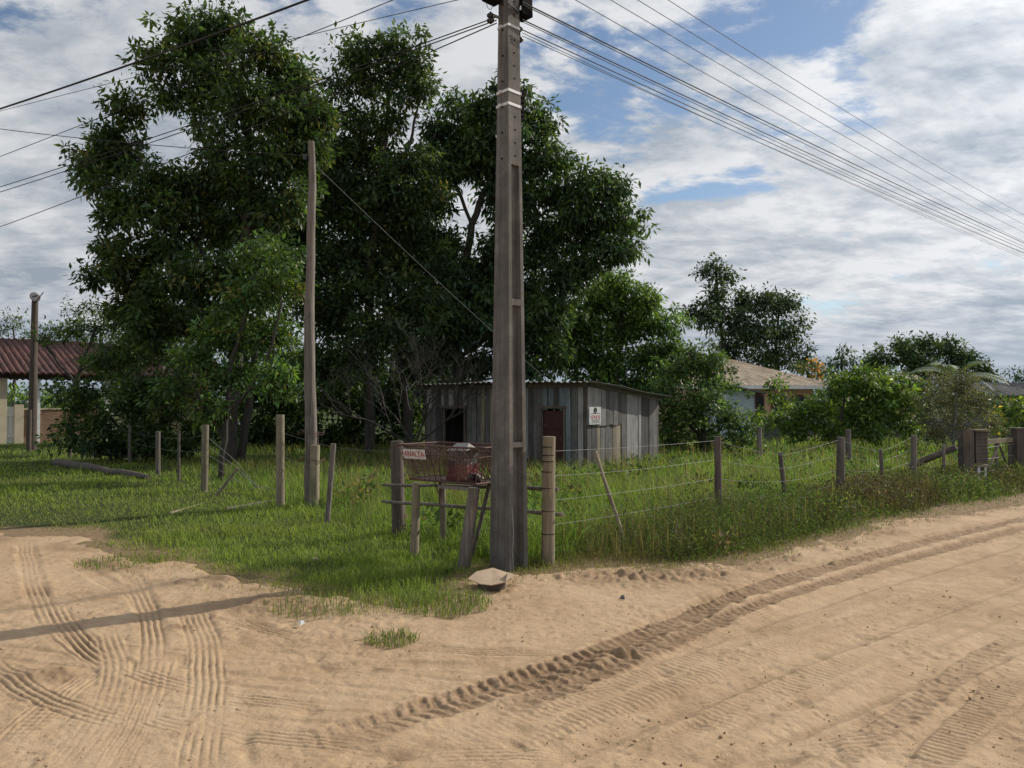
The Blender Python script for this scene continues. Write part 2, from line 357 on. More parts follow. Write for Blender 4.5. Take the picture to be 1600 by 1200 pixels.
def build_sand():
    rows = np.r_[np.linspace(-40, 0, 9), np.array([0.6, 1.2, 1.8, 2.3, 2.7]), 0]
    pyr = np.linspace(1245, 792, 520); zr = np.array([G(800, q).y for q in pyr])
    rows = np.r_[rows[:-1], zr, np.array([18.5, 20, 22, 25, 29, 34, 42, 55, 75, 110])]
    uc = np.linspace(-1, 1, 800); side = 1+np.geomspace(0.01, 60, 26)
    U = np.r_[-side[::-1], uc, side]
    W = 0.70*np.clip(rows, 2.7, 17)+0.35
    X = (W[:, None]*U[None, :]); Y = np.repeat(rows[:, None], len(U), 1); shp = X.shape
    x = X.ravel(); y = Y.ravel()
    dd = bdist(x, y)+0.22*NA(x, y, 1.3, 3)+0.10*NB(x, y, 5.0, 2)
    h = 0.030*NA(x, y, 0.45, 2)+0.011*NB(x, y, 2.6, 4)+0.0045*NC(x, y, 13, 3)
    damp = 0.10*sstep(0.0, 0.6, NB(x+40, y, 0.8, 2))
    rough = sstep(-0.2, 0.55, NA(x+91, y+13, 1.1, 2))
    h += rough*0.006*NC(x+5, y, 22, 2)
    # faint old wheel lanes along the road
    def put(kind, pix, wid, depth=0.02, dampv=0.0, fade=0.25, ribs=5, strength=1.0):
        nonlocal h, damp
        pl = polyline([G(*q) for q in pix]); idx, S, D, dist, tot = track_sd(pl, x, y, wid*0.5+0.14)
        if not len(idx): return
        D = D+.010*NA(x[idx]+17, y[idx]+5, 3.5, 2); lo_ = .75 if kind == 'lug' else .35; strength = strength*(lo_+(1-lo_)*sstep(-.55, .25, NB(x[idx]+51, y[idx]+29, 1.3, 3)))
        hw = wid/2; end = np.clip(S/fade, 0, 1)*np.clip((tot-S)/fade, 0, 1)
        wob = 0.012*NC(x[idx], y[idx], 6); inside = sstep(hw+0.025, hw-0.012, dist+wob)*end*strength
        berm = np.exp(-((dist-hw-0.035)/0.03)**2)*end*strength
        rag = NB(x[idx], y[idx], 9, 2); patch = sstep(-0.75, 0.05, NA(x[idx]+7, y[idx]+3, 1.7, 2))
        if kind == 'rib':
            g = tri(D/wid*ribs+0.5); depth = depth*.72; prof = -depth*0.45 - depth*1.15*sstep(0.5, 0.9, 1-g)*(0.25+0.75*patch)+0.003*rag
            edge = tri(S/0.035); prof = prof - depth*0.35*edge*sstep(hw*0.75, hw, dist)*patch
            h[idx] = h[idx]*(1-0.75*inside)+inside*prof + berm*depth*0.5*(0.6+rag*.6)
            dk = sstep(0.40, 0.80, 1-g)*min(1, dampv*1.5)*(.3+.7*patch)*(.75+.5*rag)
        elif kind == 'lug':
            ph = (S+np.sign(D)*0.03+np.abs(D)*0.35+0.018*NA(x[idx], y[idx], 4, 2))/0.078; b = sstep(0.3, 0.75, tri(ph)+0.5*rag+.2*NC(x[idx], y[idx], 20, 2))*(1-0.5*np.exp(-(dist/0.02)**2))
            mid_ = NC(x[idx]+8, y[idx], 16, 3); prof = -depth*0.75+depth*1.0*b*(0.25+.75*patch)*(.55+.6*mid_)+0.006*rag+0.006*NC(x[idx], y[idx], 30, 2)
            h[idx] = h[idx]*(1-inside)+inside*prof + berm*depth*0.7*(0.5+rag)
            dk = dampv*(0.55+.45*(1-b))
        elif kind == 'comb':   # thin transverse bars
            depth = depth*.6; b = sstep(0.3, 0.75, tri((S+.02*NA(x[idx], y[idx], 5, 2))/0.045)+.3*rag); prof = -depth*0.5-depth*b*patch
            h[idx] = h[idx]*(1-0.8*inside)+inside*prof+berm*depth*.4*(.5+rag); dk = dampv*b*patch
        else:                  # smooth rut
            prof = -depth*(1-(dist/(hw+0.03))**2).clip(0, 1)
            h[idx] = h[idx]+inside*prof+berm*depth*0.55*(.6+.6*rag); dk = dampv
        damp[idx] = np.maximum(damp[idx]*(1-inside*.6), inside*dk)
    # long lanes down the road, far to near
    for q, wd in (([(1600, 850), (1300, 935), (1000, 1040), (760, 1115), (520, 1198)], .34), ([(1600, 905), (1300, 1000), (1050, 1098), (830, 1200)], .30),
                  ([(1600, 985), (1400, 1075), (1160, 1205)], .26), ([(1600, 1060), (1480, 1130), (1380, 1205)], .3)):
        put('rut', q, wd, 0.022, 0.05)
    lr = random.Random(4)
    for k in range(16):
        o_ = lr.uniform(0, 330); c_ = [(1640, 828+o_*.62+lr.uniform(-6, 6)), (1320, 918+o_*.80), (1040, 1010+o_*.95+lr.uniform(-6, 6)), (760, 1105+o_*1.1), (560, 1175+o_*1.2)]
        a_, b_ = sorted((lr.uniform(0, 1), lr.uniform(0, 1)))
        put('rut', [q for q in c_ if q[1] < 1290], lr.choice((.025, .035, .05)), lr.uniform(.006, .012), lr.uniform(.15, .5), strength=lr.uniform(.5, 1))
    for k in range(9):
        o_ = lr.uniform(0, 300); put('rut', [(-40, 880+o_), (150, 905+o_*.95+lr.uniform(-10, 30)), (420, 960+o_*.8), (760, 1010+o_*.7)], lr.choice((.025, .04)), .007, .25, strength=lr.uniform(.4, .9))
    put('comb', [(1600, 868), (1350, 935), (1120, 1015), (900, 1085), (640, 1180)], .17, .009, .22)
    put('comb', [(1600, 888), (1330, 968), (1080, 1055), (860, 1140), (720, 1205)], .16, .009, .20)
    put('comb', [(1600, 930), (1390, 1010), (1190, 1085), (1000, 1190)], .17, .008, .2)
    put('lug', [(1600, 990), (1555, 1010), (1480, 1060), (1440, 1100), (1360, 1150), (1270, 1210)], .15, .012, .40)
    put('comb', [(1600, 1050), (1530, 1100), (1440, 1205)], .16, .009, .3)
    put('rib', [(1420, 1148), (1260, 1165), (1100, 1180)], .16, .010, .25, ribs=4)
    put('rib', [(640, 1185), (760, 1170), (900, 1180)], .15, .012, .5, ribs=4)
    put('rib', [(1600, 830), (1400, 890), (1250, 940), (1100, 1000)], .15, .010, .2)
    # sweep of ribbed tyre marks on the left
    put('rut', [(0, 1085), (120, 1055), (300, 1025), (480, 1000)], .30, .018, .05)
    put('rib', [(40, 850), (50, 905), (70, 960), (110, 1010), (175, 1040)], .17, .014, .45, ribs=4)
    put('rib', [(110, 870), (190, 905), (235, 960), (245, 1030)], .16, .010, .3, ribs=4)
    put('rib', [(85, 945), (110, 985), (150, 1030), (185, 1045)], .16, .022, .7, ribs=4)
    put('rib', [(120, 885), (160, 905), (200, 928)], .15, .022, .7, ribs=4)
    put('rib', [(200, 895), (228, 940), (240, 985), (235, 1060), (215, 1130), (160, 1210)], .17, .014, .35, ribs=4)
    put('rib', [(165, 985), (185, 1025), (178, 1090), (140, 1150), (90, 1205)], .16, .010, .25, ribs=4)
    put('rib', [(0, 1165), (40, 1120), (85, 1085), (150, 1045)], .18, .012, .25, ribs=5)
    put('comb', [(0, 1180), (60, 1110), (110, 1085)], .12, .010, .3)
    put('rib', [(300, 955), (318, 990), (325, 1040), (318, 1110), (300, 1205)], .20, .018, .30, ribs=5)
    put('rib', [(255, 1020), (240, 1080), (205, 1150), (175, 1205)], .17, .016, .35, ribs=4)
    put('rib', [(-20, 1030), (15, 1062), (70, 1100), (170, 1120), (200, 1130)], .16, .016, .5, ribs=4)
    put('rib', [(360, 965), (420, 985), (470, 995)], .15, .020, .65, ribs=4)
    put('rib', [(500, 992), (560, 1000), (660, 1015), (760, 1020), (885, 1018)], .13, .020, .75, ribs=4)
    put('rib', [(190, 1042), (250, 1062), (305, 1075)], .16, .022, .7, ribs=4)
    put('rib', [(350, 1085), (430, 1095), (540, 1108)], .15, .022, .75, ribs=4)
    put('rib', [(230, 1120), (290, 1135)], .15, .026, .85, ribs=4, fade=.06)
    put('rib', [(335, 1140), (440, 1155), (605, 1168)], .15, .018, .6, ribs=4)
    put('rib', [(640, 1115), (760, 1105), (850, 1085), (1000, 1060)], .13, .012, .35, ribs=4)
    put('rut', [(300, 1060), (520, 1030), (760, 1040)], .12, .012, .1)
    # deep lugged tractor tracks
    put('lug', [(1640, 800), (1400, 858), (1230, 903), (1120, 940), (1010, 990), (900, 1032), (800, 1068), (690, 1095), (560, 1140), (430, 1190)], .26, .026, .95, fade=.9)
    put('lug', [(1640, 815), (1400, 878), (1240, 925), (1140, 962), (1040, 1005), (960, 1036), (880, 1076), (760, 1110)], .16, .020, .9)
    put('rut', [(1640, 795), (1400, 849), (1180, 905), (980, 985)], .08, .02, .3)
    # clods beside the deep tracks and the crumbling turf edge
    cl = sstep(0.30, 0.62, NC(x, y, 11, 2))
    near_edge = np.exp(-((dd+0.10)/0.20)**2)
    h += cl*near_edge*(.008+.022*sstep(-1.0, 1.0, x)); damp = np.maximum(damp, near_edge*0.55*sstep(-.3, .4, NB(x, y, 3, 2)))
    for (px, py, rx, am) in ((1010, 905, .55, .05), (1120, 900, .3, .04), (985, 1022, .16, .06), (935, 912, .25, .035), (330, 912, .35, .04), (420, 945, .4, .04), (80, 1055, .25, .035), (595, 1045, .10, .03), (285, 980, .10, .03)):
        g = G(px, py); k = np.exp(-(((x-g.x)/rx)**2+((y-g.y)/(rx*.55))**2)); h += k*am*(0.35+0.65*sstep(-.2, .5, NC(x+3, y, 9, 3))*1.3); damp = np.maximum(damp, k*.6)
    for _ in range(70):  # footprints and small pits
        px, py = random.uniform(300, 1500), random.uniform(900, 1190); g = G(px, py); a = random.uniform(0, 3.14); l, wd = random.uniform(.05, .13), random.uniform(.03, .06)
        u = (x-g.x)*math.cos(a)+(y-g.y)*math.sin(a); v = -(x-g.x)*math.sin(a)+(y-g.y)*math.cos(a)
        k = np.exp(-((u/l)**2+(v/wd)**2)); h -= k*random.uniform(.006, .018)
    crumb = sstep(.25, .75, NA(x+2, y+77, 17, 2))*sstep(-.25, .35, NB(x+19, y, 1.9, 2)); h = h+.007*crumb+.0022*NC(x, y+9, 38, 2); damp = np.maximum(damp, .25*crumb)
    h = h-0.30*sstep(0.2, 0.85, dd)
    V = np.c_[x, y, h]; nr, nc = shp; i = np.arange(nr*nc).reshape(shp)
    Fc = np.c_[i[:-1, :-1].ravel(), i[:-1, 1:].ravel(), i[1:, 1:].ravel(), i[1:, :-1].ravel()]
    keep = dd[Fc].min(1) < 0.9; Fc = Fc[keep]
    used = np.unique(Fc); remap = -np.ones(len(V), int); remap[used] = np.arange(len(used))
    T = np.c_[damp, damp*0, damp*0][used]
    me = mesh_np('sand_road', V[used], remap[Fc], M['sand'], True, T)
    o = link('sand_road', me); tag(o, 'tan sandy dirt road crossed by tyre tracks', 'road', kind='structure')
build_sand()

def build_ground():
    xs = np.r_[-np.geomspace(22, 2500, 22)[::-1], np.linspace(-21.5, 21.5, 260), np.geomspace(22, 2500, 22)]
    ys = np.r_[-np.geomspace(5, 2500, 14)[::-1], np.linspace(0, 40, 250), np.geomspace(41, 2600, 26)]
    X, Y = np.meshgrid(xs, ys); x = X.ravel(); y = Y.ravel(); h = ground_h(x, y); dd = bdist(x, y)
    g = sstep(-0.1, 1.5, dd+0.5*NA(x, y, 1.2, 2))
    nr, nc = X.shape; i = np.arange(nr*nc).reshape(nr, nc)
    Fc = np.c_[i[:-1, :-1].ravel(), i[:-1, 1:].ravel(), i[1:, 1:].ravel(), i[1:, :-1].ravel()]
    o = link('ground', mesh_np('ground', np.c_[x, y, h], Fc, M['ground'], True, np.c_[g, g, g])); tag(o, 'grassy earth under the lot and verges', 'ground', kind='structure')
build_ground()

# ------------------------------------------------------------------ concrete utility pole
def build_utility_pole(base, rz, label):
    root = empty('utility_pole', base, rz); tag(root, label, 'utility pole')
    lv = [(-0.3, .5), (0.70, 1), (1.185, 1), (1.19, 0), (1.235, 0), (1.24, 1), (2.535, 1), (2.54, 0), (2.60, 0), (2.605, 1), (3.885, 1), (3.89, 0), (5.4, 0), (7.6, 0)]
    vs = []; fs = []
    for z, rc in lv:
        k = max(z, 0)
        sx = np.interp(k, [0, 5.4, 7.6], [.243, .150, .115])/2; sy = np.interp(k, [0, 5.4, 7.6], [.285, .135, .11])/2
        f = 0.05*sx/.12; r = (0.075*sy/.14 if rc else 0.0008)
        pl = [(-sx, -sy), (-sx+f, -sy), (-sx+f*1.35, -sy+r), (sx-f*1.35, -sy+r), (sx-f, -sy), (sx, -sy), (sx, sy), (sx-f, sy), (sx-f*1.35, sy-r), (-sx+f*1.35, sy-r), (-sx+f, sy), (-sx, sy)]
        vs += [(a, b, z) for a, b in pl]
    for i in range(len(lv)-1):
        for k in range(12): fs.append((i*12+k, i*12+(k+1) % 12, (i+1)*12+(k+1) % 12, (i+1)*12+k))
    fs.append(tuple(range((len(lv)-1)*12, len(lv)*12)))
    MB().add(vs, fs).build('shaft', M['concrete'], root)
    def dims(z): return float(np.interp(z, [0, 5.4, 7.6], [.243, .150, .115]))/2, float(np.interp(z, [0, 5.4, 7.6], [.285, .135, .11]))/2
    # chipped corner at the foot
    hd = MB().tube([(0, 0, 0), (0, 0.006, 0)], .0105, 10).build('bolt_hole', M['hole'], root); first = True
    for k in range(17):
        z = 3.98+k*0.125
        for face in (0, 1):
            if face == 1 and (k < 0 or k % 2): continue
            sx, sy = dims(z); o = hd if first else link('bolt_hole', hd.data, root); first = False
            if face == 0: o.location = (0.004, -sy-0.002, z)
            else: o.location = (-sx-0.002, 0, z-.03); o.rotation_euler = (0, 0, R(90))
    for z, hh in ((5.235, .022), (4.60, .026), (4.47, .026)):
        sx, sy = dims(z); e = .005
        m = MB()
        for (c, sz) in (((0, -sy-e/2, z), (2*sx+2*e, e, hh)), ((0, sy+e/2, z), (2*sx+2*e, e, hh)), ((-sx-e/2, 0, z+.001), (e, 2*sy+3*e, hh)), ((sx+e/2, 0, z+.001), (e, 2*sy+3*e, hh))): m.box(c, sz)
        m.box((-sx-.016, sy*.2, z), (.02, .03, .02))
        m.build('steel_strap', M['strap'], root)
    # splice box strapped on the far right side
    sx, sy = dims(4.5); sb = MB(); sb.box((sx+.055, .01, 4.52), (.075, .10, .29), None, .05)
    box = sb.build('splice_box', M['black'], root)
    r = MB()
    for k in range(6): r.box((sx+.055, -.046, 4.42+k*.045), (.06, .012, .022))
    r.build('box_rib', M['black'], box)
    MB().tube([(sx+.05, 0, 4.38), (sx+.05, -.01, 4.30), (sx+.01, -.03, 4.2)], .006, 5).build('drop_cable', M['cable'], root)
    # hardware at the top
    sx, sy = dims(5.35)
    def insul(x, y, z, n=2):
        m = MB(); m.tube([(x, y, z-.06), (x, y, z+.06)], .009, 6)
        for q in range(n): m.tube([(x, y, z-.05+q*.05), (x, y, z-.035+q*.05), (x, y, z-.02+q*.05), (x, y, z-.005+q*.05)], [.02, .038, .038, .02], 10)
        m.build('insulator', M['porcelain'], root)
    insul(-sx-.075, sy+.03, 5.33); insul(sx+.05, -sy*.2, 5.30, 1); insul(sx+.06, -sy*.2, 5.20, 1)
    MB().box((-sx-.04, sy*.6, 5.33), (.09, .02, .02)).build('bracket', M['galv'], root); MB().box((sx+.03, 0, 5.25), (.06, .018, .018)).build('bracket', M['galv'], root)
    jb = MB(); jb.box((sx+.09, -.02, 5.50), (.14, .15, .20), None, .06); jb.build('junction_box', M['black'], root)
    jb = MB(); jb.box((-sx-.10, .05, 5.52), (.16, .12, .12), None, .1); jb.build('cable_clamp', M['black'], root)
    m = MB()
    for k in range(5):
        a = k*1.3; m.tube([(-.10+.03*k, -sy-.02, 5.42), (-.03, -sy-.04-.01*k, 5.38-.015*k), (.06, -sy-.03, 5.41+.01*k), (.12, -sy, 5.47)], .007, 5)
    m.build('cable_loops', M['cable'], root)['kind'] = 'stuff'; m = MB()
    th = np.linspace(0, 6.3, 14); m.tube([(-.20+.04*math.cos(q), .06, 5.44+.06*math.sin(q)) for q in th], .003, 4)
    m.build('cable_loop', M['cable'], root)
    rk = MB(); rk.box((0, sy+.03, 6.1), (.03, .02, .8)); rk.box((0, -dims(6.2)[1]-.03, 6.1), (.03, .02, .8)); rk.build('insulator_rack', M['galv'], root)
    for z in (5.78, 6.0, 6.2, 6.42): insul(0, -dims(z)[1]-.07, z, 1)
    cr = MB(); cr.tube([(-.10, -.146, .62), (-.085, -.150, .40), (-.10, -.152, .22), (-.085, -.153, .02)], .004, 4); 
    cr.build('ground_wire', M['galv'], root)
    return root
PB = G(795, 890); PB.z = -0.02
pole = build_utility_pole(PB, R(44), 'tall square grey concrete utility pole with recessed sides and white straps')
PC = Vector((PB.x, PB.y, 0))
rdir = Vector((.75, .66, 0)).normalized()
PB2 = PB+rdir*36; pole2 = build_utility_pole(PB2, R(44), 'distant concrete utility pole further up the sandy road')

def wire(name, label, a, b, sag, r, n=26, mat='cable', group=None):
    a = Vector(a); b = Vector(b); m = MB()
    m.tube([a.lerp(b, i/n)-Vector((0, 0, sag*4*(i/n)*(1-i/n))) for i in range(n+1)], r, 5)
    o = m.build(name, M[mat], None); tag(o, label, 'wire', group); return o
# right-hand runs to the next pole: distribution wires on top, telephone cables below
gr = 'overhead wires to the next pole along the road'
for i, (z0, z1, r) in enumerate(((6.40, 6.42, .004), (6.18, 6.2, .004), (6.0, 6.0, .004), (5.78, 5.80, .004))):
    o = Vector((.10, -.07, 0)); wire('overhead_wire', ('topmost thin power wire strung above the sandy road', 'second power wire, just below the topmost one over the road', 'third power wire down, over the road', 'lowest of the four thin power wires, just above the cable bundle')[i], PC+o+Vector((0, 0, z0)), Vector((PB2.x, PB2.y, 0))+o+Vector((0, 0, z1)), .50, r, group='upper power wires')
for i, (z0, z1, r, s) in enumerate(((5.47, 5.52, .0075, .22), (5.45, 5.44, .005, .26), (5.30, 5.40, .0065, .22), (5.28, 5.36, .004, .27), (5.20, 5.32, .0055, .22), (5.17, 5.28, .0035, .30), (5.14, 5.25, .0035, .22))):
    o = Vector((.13, -.02, 0)); wire('telephone_cable', ('thickest and highest cable of the bundle, leaving the black junction box', 'thin cable directly under the thickest one of the bundle', 'third cable down in the bundle, fairly thick', 'fourth cable down, thin, in the middle of the bundle', 'fifth cable down in the bundle, of medium thickness', 'thin cable just above the lowest one of the bundle', 'lowest and thinnest cable of the bundle over the road')[i], PC+o+Vector((0, 0, z0)), Vector((PB2.x, PB2.y, 0))+o+Vector((0, 0, z1)), s, r, group='lower cable bundle over the road')
# left-hand runs
def lw(label, px0, py0, Y0, attach, r, sag, ext=1.6, group=None, mat='cable', name='overhead_wire'):
    e = P(px0, py0, Y0); a = Vector(attach); e2 = a+(e-a)*ext; e2.z = a.z+(e.z-a.z)*ext
    return wire(name, label, a, e2, sag, r, group=group, mat=mat)
A = PC+Vector((-.12, .05, 0))
lw('thick twisted power cable passing in front of the tallest tree', 0, 158, 11.0, A+Vector((0, 0, 6.25)), .013, .12)
lw('thin wire climbing across the tallest tree to the pole top', 0, 240, 12.0, A+Vector((0, 0, 5.95)), .005, .05)
for k, (py, zz) in enumerate(((283, 5.36), (291, 5.33))):
    lw(('upper wire of the close pair running left past the tallest tree', 'lower wire of the close pair running left past the tallest tree')[k], 0, py, 12.2, A+Vector((0, 0, zz)), .006, .10, group='pair of service wires going left')
lw('lowest service wire sagging left from the concrete pole', 0, 342, 13.4, A+Vector((0, 0, 5.30)), .006, .15)
lw('short slack wire crossing high beside the left clouds', 0, 178, 12.5, A+Vector((0, 0, 5.62)), .004, -.05)
lw('wire leaving the concrete pole upward out of view', 650, 40, 8.0, A+Vector((0, 0, 5.34)), .005, -.1, ext=2.5) if False else None

# ------------------------------------------------------------------ posts
def post_mesh(top, base, r0, r1, name, mat, parent, n=10, wob=.03, bend=.012, bury=.35):
    top = Vector(top); base = Vector(base); d_ = (top-base); pts = []; rr = []; ax = Vector((random.uniform(-1, 1), random.uniform(-1, 1), 0))
    K = 7; b0 = base-d_.normalized()*bury; full = top-b0
    for i in range(K+1):
        t = i/K; pts.append(b0+full*t+ax*bend*math.sin(t*math.pi)); rr.append((r0+(r1-r0)*t)*random.uniform(1-wob, 1+wob))
    loc = Vector((base.x, base.y, base.z)); m = MB(); m.tube([p-loc for p in pts], rr, n, True, wob*.4)
    return m.build(name, M[mat], parent, loc)
def gpt(px, py): g = G(px, py); g.z = gz(g.x, g.y); return g
def post_px(pxb, pyb, pxt, pyt, wpx, mat, parent, name='post', wob=.04, dY=0.0):
    b = gpt(pxb, pyb); t = P(pxt, pyt, b.y+dY); r = wpx/2/F*b.y
    return post_mesh(t, b, r*1.03, r*.97, name, mat, parent, wob=wob), b, t

# rail fence corner beside the concrete pole
fr = empty('rail_fence', gpt(735, 860)); tag(fr, 'short two rail fence between a rough log post and a bamboo-like round post', 'fence')
def keep(o, root):
    o.parent = root; o.location = o.location-root.location if True else o.location
    return o
def child_post(root, *a, **k):
    o, b, t = post_px(*a, parent=None, **k); o.parent = root; o.location = Vector(o.location)-Vector(root.location); return o, b, t
pl_, b1, t1 = child_post(fr, 624, 838, 620, 689, 21, 'wood_dark', wob=.07)
pr_, b2, t2 = child_post(fr, 856, 886, 858, 682, 21, 'wood_pale', wob=.02)
for z in (.30, .52, .74, .90, 1.0, 1.06, 1.14):
    MB().tube([Vector((0.003, 0, z)), Vector((0.003, 0, z+.006))], .0682, 14).build('wire_ring', M['black'], pr_)
for (pa, pb) in (((598, 757), (872, 764)), ((598, 783), (880, 803))):
    a = P(pa[0], pa[1], b1.y-.12); b = P(pb[0], pb[1], b2.y+.02); m = MB()
    pts = [a.lerp(b, q/9)+Vector((0, 0, random.uniform(-.008, .008))) for q in range(10)]
    m.tube([p-a for p in pts], [random.uniform(.017, .023) for _ in pts], 7, True, .06)
    o = m.build('rail', M['wood'], fr, a-Vector(fr.location))

# ------------------------------------------------------------------ right wire fence along the road
def strand(pts, root, r=.0022, sag=.02, mat='galv', name='wire_strand'):
    m = MB(); out = []
    for a, b in zip(pts[:-1], pts[1:]):
        n = 7; s = sag*random.uniform(.5, 1.6)
        out += [a.lerp(b, i/n)-Vector((0, 0, s*4*(i/n)*(1-i/n))) for i in range(n)]
    out.append(pts[-1]); o0 = Vector(root.location)
    m.tube([p-o0 for p in out], r, 4); return m.build(name, M[mat], root)
f1 = empty('wire_fence', gpt(1122, 822)); tag(f1, 'wire fence on weathered wooden posts along the sandy road', 'fence')
P1 = [(1124, 824, 1121, 682, 11.5, 'wood_dark'), (1229, 806, 1219, 707, 7, 'wood'), (1315, 792, 1314, 683, 12.5, 'wood'), (1378, 778, 1376, 702, 5.5, 'wood'),
      (1427, 768, 1428, 680, 9, 'wood'), (1475, 762, 1475, 694, 5, 'wood')]
sp1 = [t2.copy()]; bs1 = [b2.copy()]
for q in P1:
    o, b, t = child_post(f1, *q); sp1.append(t); bs1.append(b)
gpost = gpt(1510, 760); sp1.append(gpost+Vector((0, 0, 1.05))); bs1.append(gpost)
for h in (1.10, .86, .62, .38):
    pts = [Vector((b.x-.05, b.y-.05, b.z+min(h, max(.3, (t.z-b.z)-.02)*(h/1.12) if (t.z-b.z) < 1.12 else h))) for b, t in zip(bs1, sp1)]
    strand(pts, f1)
# fence further back inside the lot
f2 = empty('wire_fence', gpt(1187, 722)); tag(f2, 'second wire fence with grey posts standing back in the long grass', 'fence')
P2 = [(1187, 724, 1186, 667, 8, 'wood'), (1327, 738, 1325, 671, 8.5, 'wood')]
q2 = []
for q in P2: o, b, t = child_post(f2, *q); q2.append((b, t))
for h in (1.15, .85, .55):
    strand([Vector((b.x, b.y-.08, b.z+h)) for b, t in q2]+[gpost+Vector((.3, .3, h))], f2, .002)
# diagonal brace log
br = MB(); a = gpt(1395, 752); a.z = .12; b = P(1494, 699, 14.9); br.tube([(a-a), (b-a)*.5+Vector((0, 0, .02)), b-a], [.075, .068, .06], 9, True, .05)
tag(br.build('brace_log', M['wood_dark'], None, a), 'dark log bracing the thick fence corner post', 'log')
# leaning loose sticks
def stick(pa, pb, Ya, Yb, r, mat, label, name='wooden_stake', cat='stake', grd=True):
    a = gpt(*pa) if grd else P(pa[0], pa[1], Ya); b = P(pb[0], pb[1], Yb)
    m = MB(); dd = b-a; m.tube([Vector((0, 0, 0))-dd*.03, dd*.33+Vector((.006, 0, 0)), dd*.66-Vector((.004, 0, 0)), dd], [r*1.05, r, r*.95, r*.85], 7, True, .08)
    return tag(m.build(name, M[mat], None, a), label, cat)
stick((980, 862), (930, 705), 0, 8.55, .021, 'wood_pale', 'pale bamboo stake leaning left over the weeds before the shed')
stick((337, 778), (372, 731), 0, 12.9, .03, 'wood_pale', 'pale broken stick leaning up out of the short grass')
stick((268, 803), (338, 782), 0, 12.6, .022, 'wood_pale', 'thin pale stick lying flat on the lawn', 'fallen_stick', 'stick')
stick((356, 797), (428, 782), 0, 12.3, .026, 'wood', 'grey fallen branch piece lying beside the round lawn post', 'fallen_stick', 'stick')
# log on the lawn
a = gpt(88, 729); b = gpt(232, 752); m = MB(); a.z += .08; b.z += .03
m.tube([(a.lerp(b, i/8)-a)+Vector((0, 0, random.uniform(-.02, .02))) for i in range(9)], [.105, .11, .10, .10, .09, .085, .08, .07, .05], 10, True, .05)
tag(m.build('fallen_log', M['wood_dark'], None, a), 'long grey fallen tree trunk lying on the shaded lawn', 'log')
# gate on the right
g1 = empty('gate_post', gpost); tag(g1, 'very thick dark brown post with meter box beside the field gate', 'post')
zt = P(1508, 675, gpost.y).z
MB().box((0, 0, (zt-.3)/2), (.20, .20, zt+.3), None, .02, .006).build('post', M['wood_dark'], g1)
pc = MB().box((.245, -.02, zt-.32), (.22, .15, .60)); cb = pc.build('cabinet', M['wood_dark'], g1)
MB().box((.245, -.02, zt+.005), (.27, .22, .035)).build('cabinet_lid', M['wood_pale'], g1)
MB().box((.25, -.02, zt-.66), (.25, .19, .035)).build('cabinet_floor', M['wood_pale'], g1)
mt = MB().box((.25, -.03, .20), (.165, .12, .32)).build('meter_box', M['white'], g1)
for k in range(3): MB().box((.25, -.093, .31-k*.09), (.075, .01, .075)).build('meter_window', M['glass'], mt)
m = MB()
for k in range(4): m.tube([(.115, -.108, zt-.14-k*.13), (.37, -.108, zt-.13-k*.13)], .005, 4)
m.build('wire_wrap', M['galv'], g1)
gb = P(1590, 735, 15.6); gb.z = gz(gb.x, gb.y)
g2 = empty('gate_post', gb); tag(g2, 'black square gate post at the latch end of the gate', 'post')
zz = P(1590, 672, gb.y).z; MB().box((.03, 0, zz/2-.2), (.20, .20, zz+.4), None, .03, .005).build('post', M['wood_dark'], g2); MB().box((.03, 0, zz+.01), (.24, .24, .03)).build('cap', M['wood'], g2)
ga = gpost+Vector((.42, .10, 0)); gc = gb+Vector((-.14, -.05, 0)); gd = gc-ga; gl = Vector((gd.x, gd.y, 0)).length; gt = empty('field_gate', ga, math.atan2(gd.y, gd.x)); tag(gt, 'weathered timber field gate with diagonal braces and wires', 'gate')
H = P(1560, 686, gb.y).z
MB().box((gl/2, 0, H-.04), (gl, .05, .085)).build('top_rail', M['wood_pale'], gt)
for xq in (.04, gl*.47, gl-.04): MB().box((xq, .03, H/2-.02), (.05, .04, H-.12)).build('stile', M['wood'], gt)
MB().tube([(.1, -.02, .28), (gl*.47, -.02, H-.1)], .026, 6).build('brace', M['wood_pale'], gt); MB().tube([(gl*.47, -.02, H-.1), (gl*.75, -.02, .3)], .022, 6).build('brace', M['wood'], gt)
for zq in (.25, .48, .7): MB().tube([(.02, -.03, zq), (gl-.02, -.03, zq+.02)], .006, 4).build('gate_wire', M['galv'], gt)

# ------------------------------------------------------------------ left fence
f3 = empty('wire_fence', gpt(438, 794)); tag(f3, 'broken wire fence of uneven posts bordering the left lawn', 'fence')
P3 = [(511, 820, 521, 693, 8.5, 'wood'), (438, 794, 438, 648, 13, 'wood_pale'), (319, 771, 321, 664, 11, 'wood_pale'), (279, 757, 280, 673, 4.5, 'wood'), (247, 742, 247, 674, 7.5, 'wood'),
      (203, 728, 203, 665, 4.5, 'wood'), (172, 722, 173, 660, 5, 'wood_dark'), (128, 714, 130, 662, 4, 'wood'), (108, 716, 109, 655, 6, 'wood_dark'), (45, 708, 46, 640, 7, 'wood_dark')]
q3 = []
for q in P3: o, b, t = child_post(f3, *q); q3.append((b, t))
for h in (1.12, .8): strand([Vector((b.x, b.y, b.z+h*min(1, (t.z-b.z)/1.3))) for b, t in q3[2:]], f3, .0025)
strand([b1+Vector((0, 0, 1.0)), q3[0][0]+Vector((.08, 0, 1.0)), q3[1][0]+Vector((0, -.08, 1.15))], f3, .002)
strand([b1+Vector((0, 0, .7)), q3[0][0]+Vector((.06, 0, .7)), q3[1][0]+Vector((0, -.08, .8))], f3, .002)
e = q3[2][0]; m = MB(); o0 = Vector(f3.location)
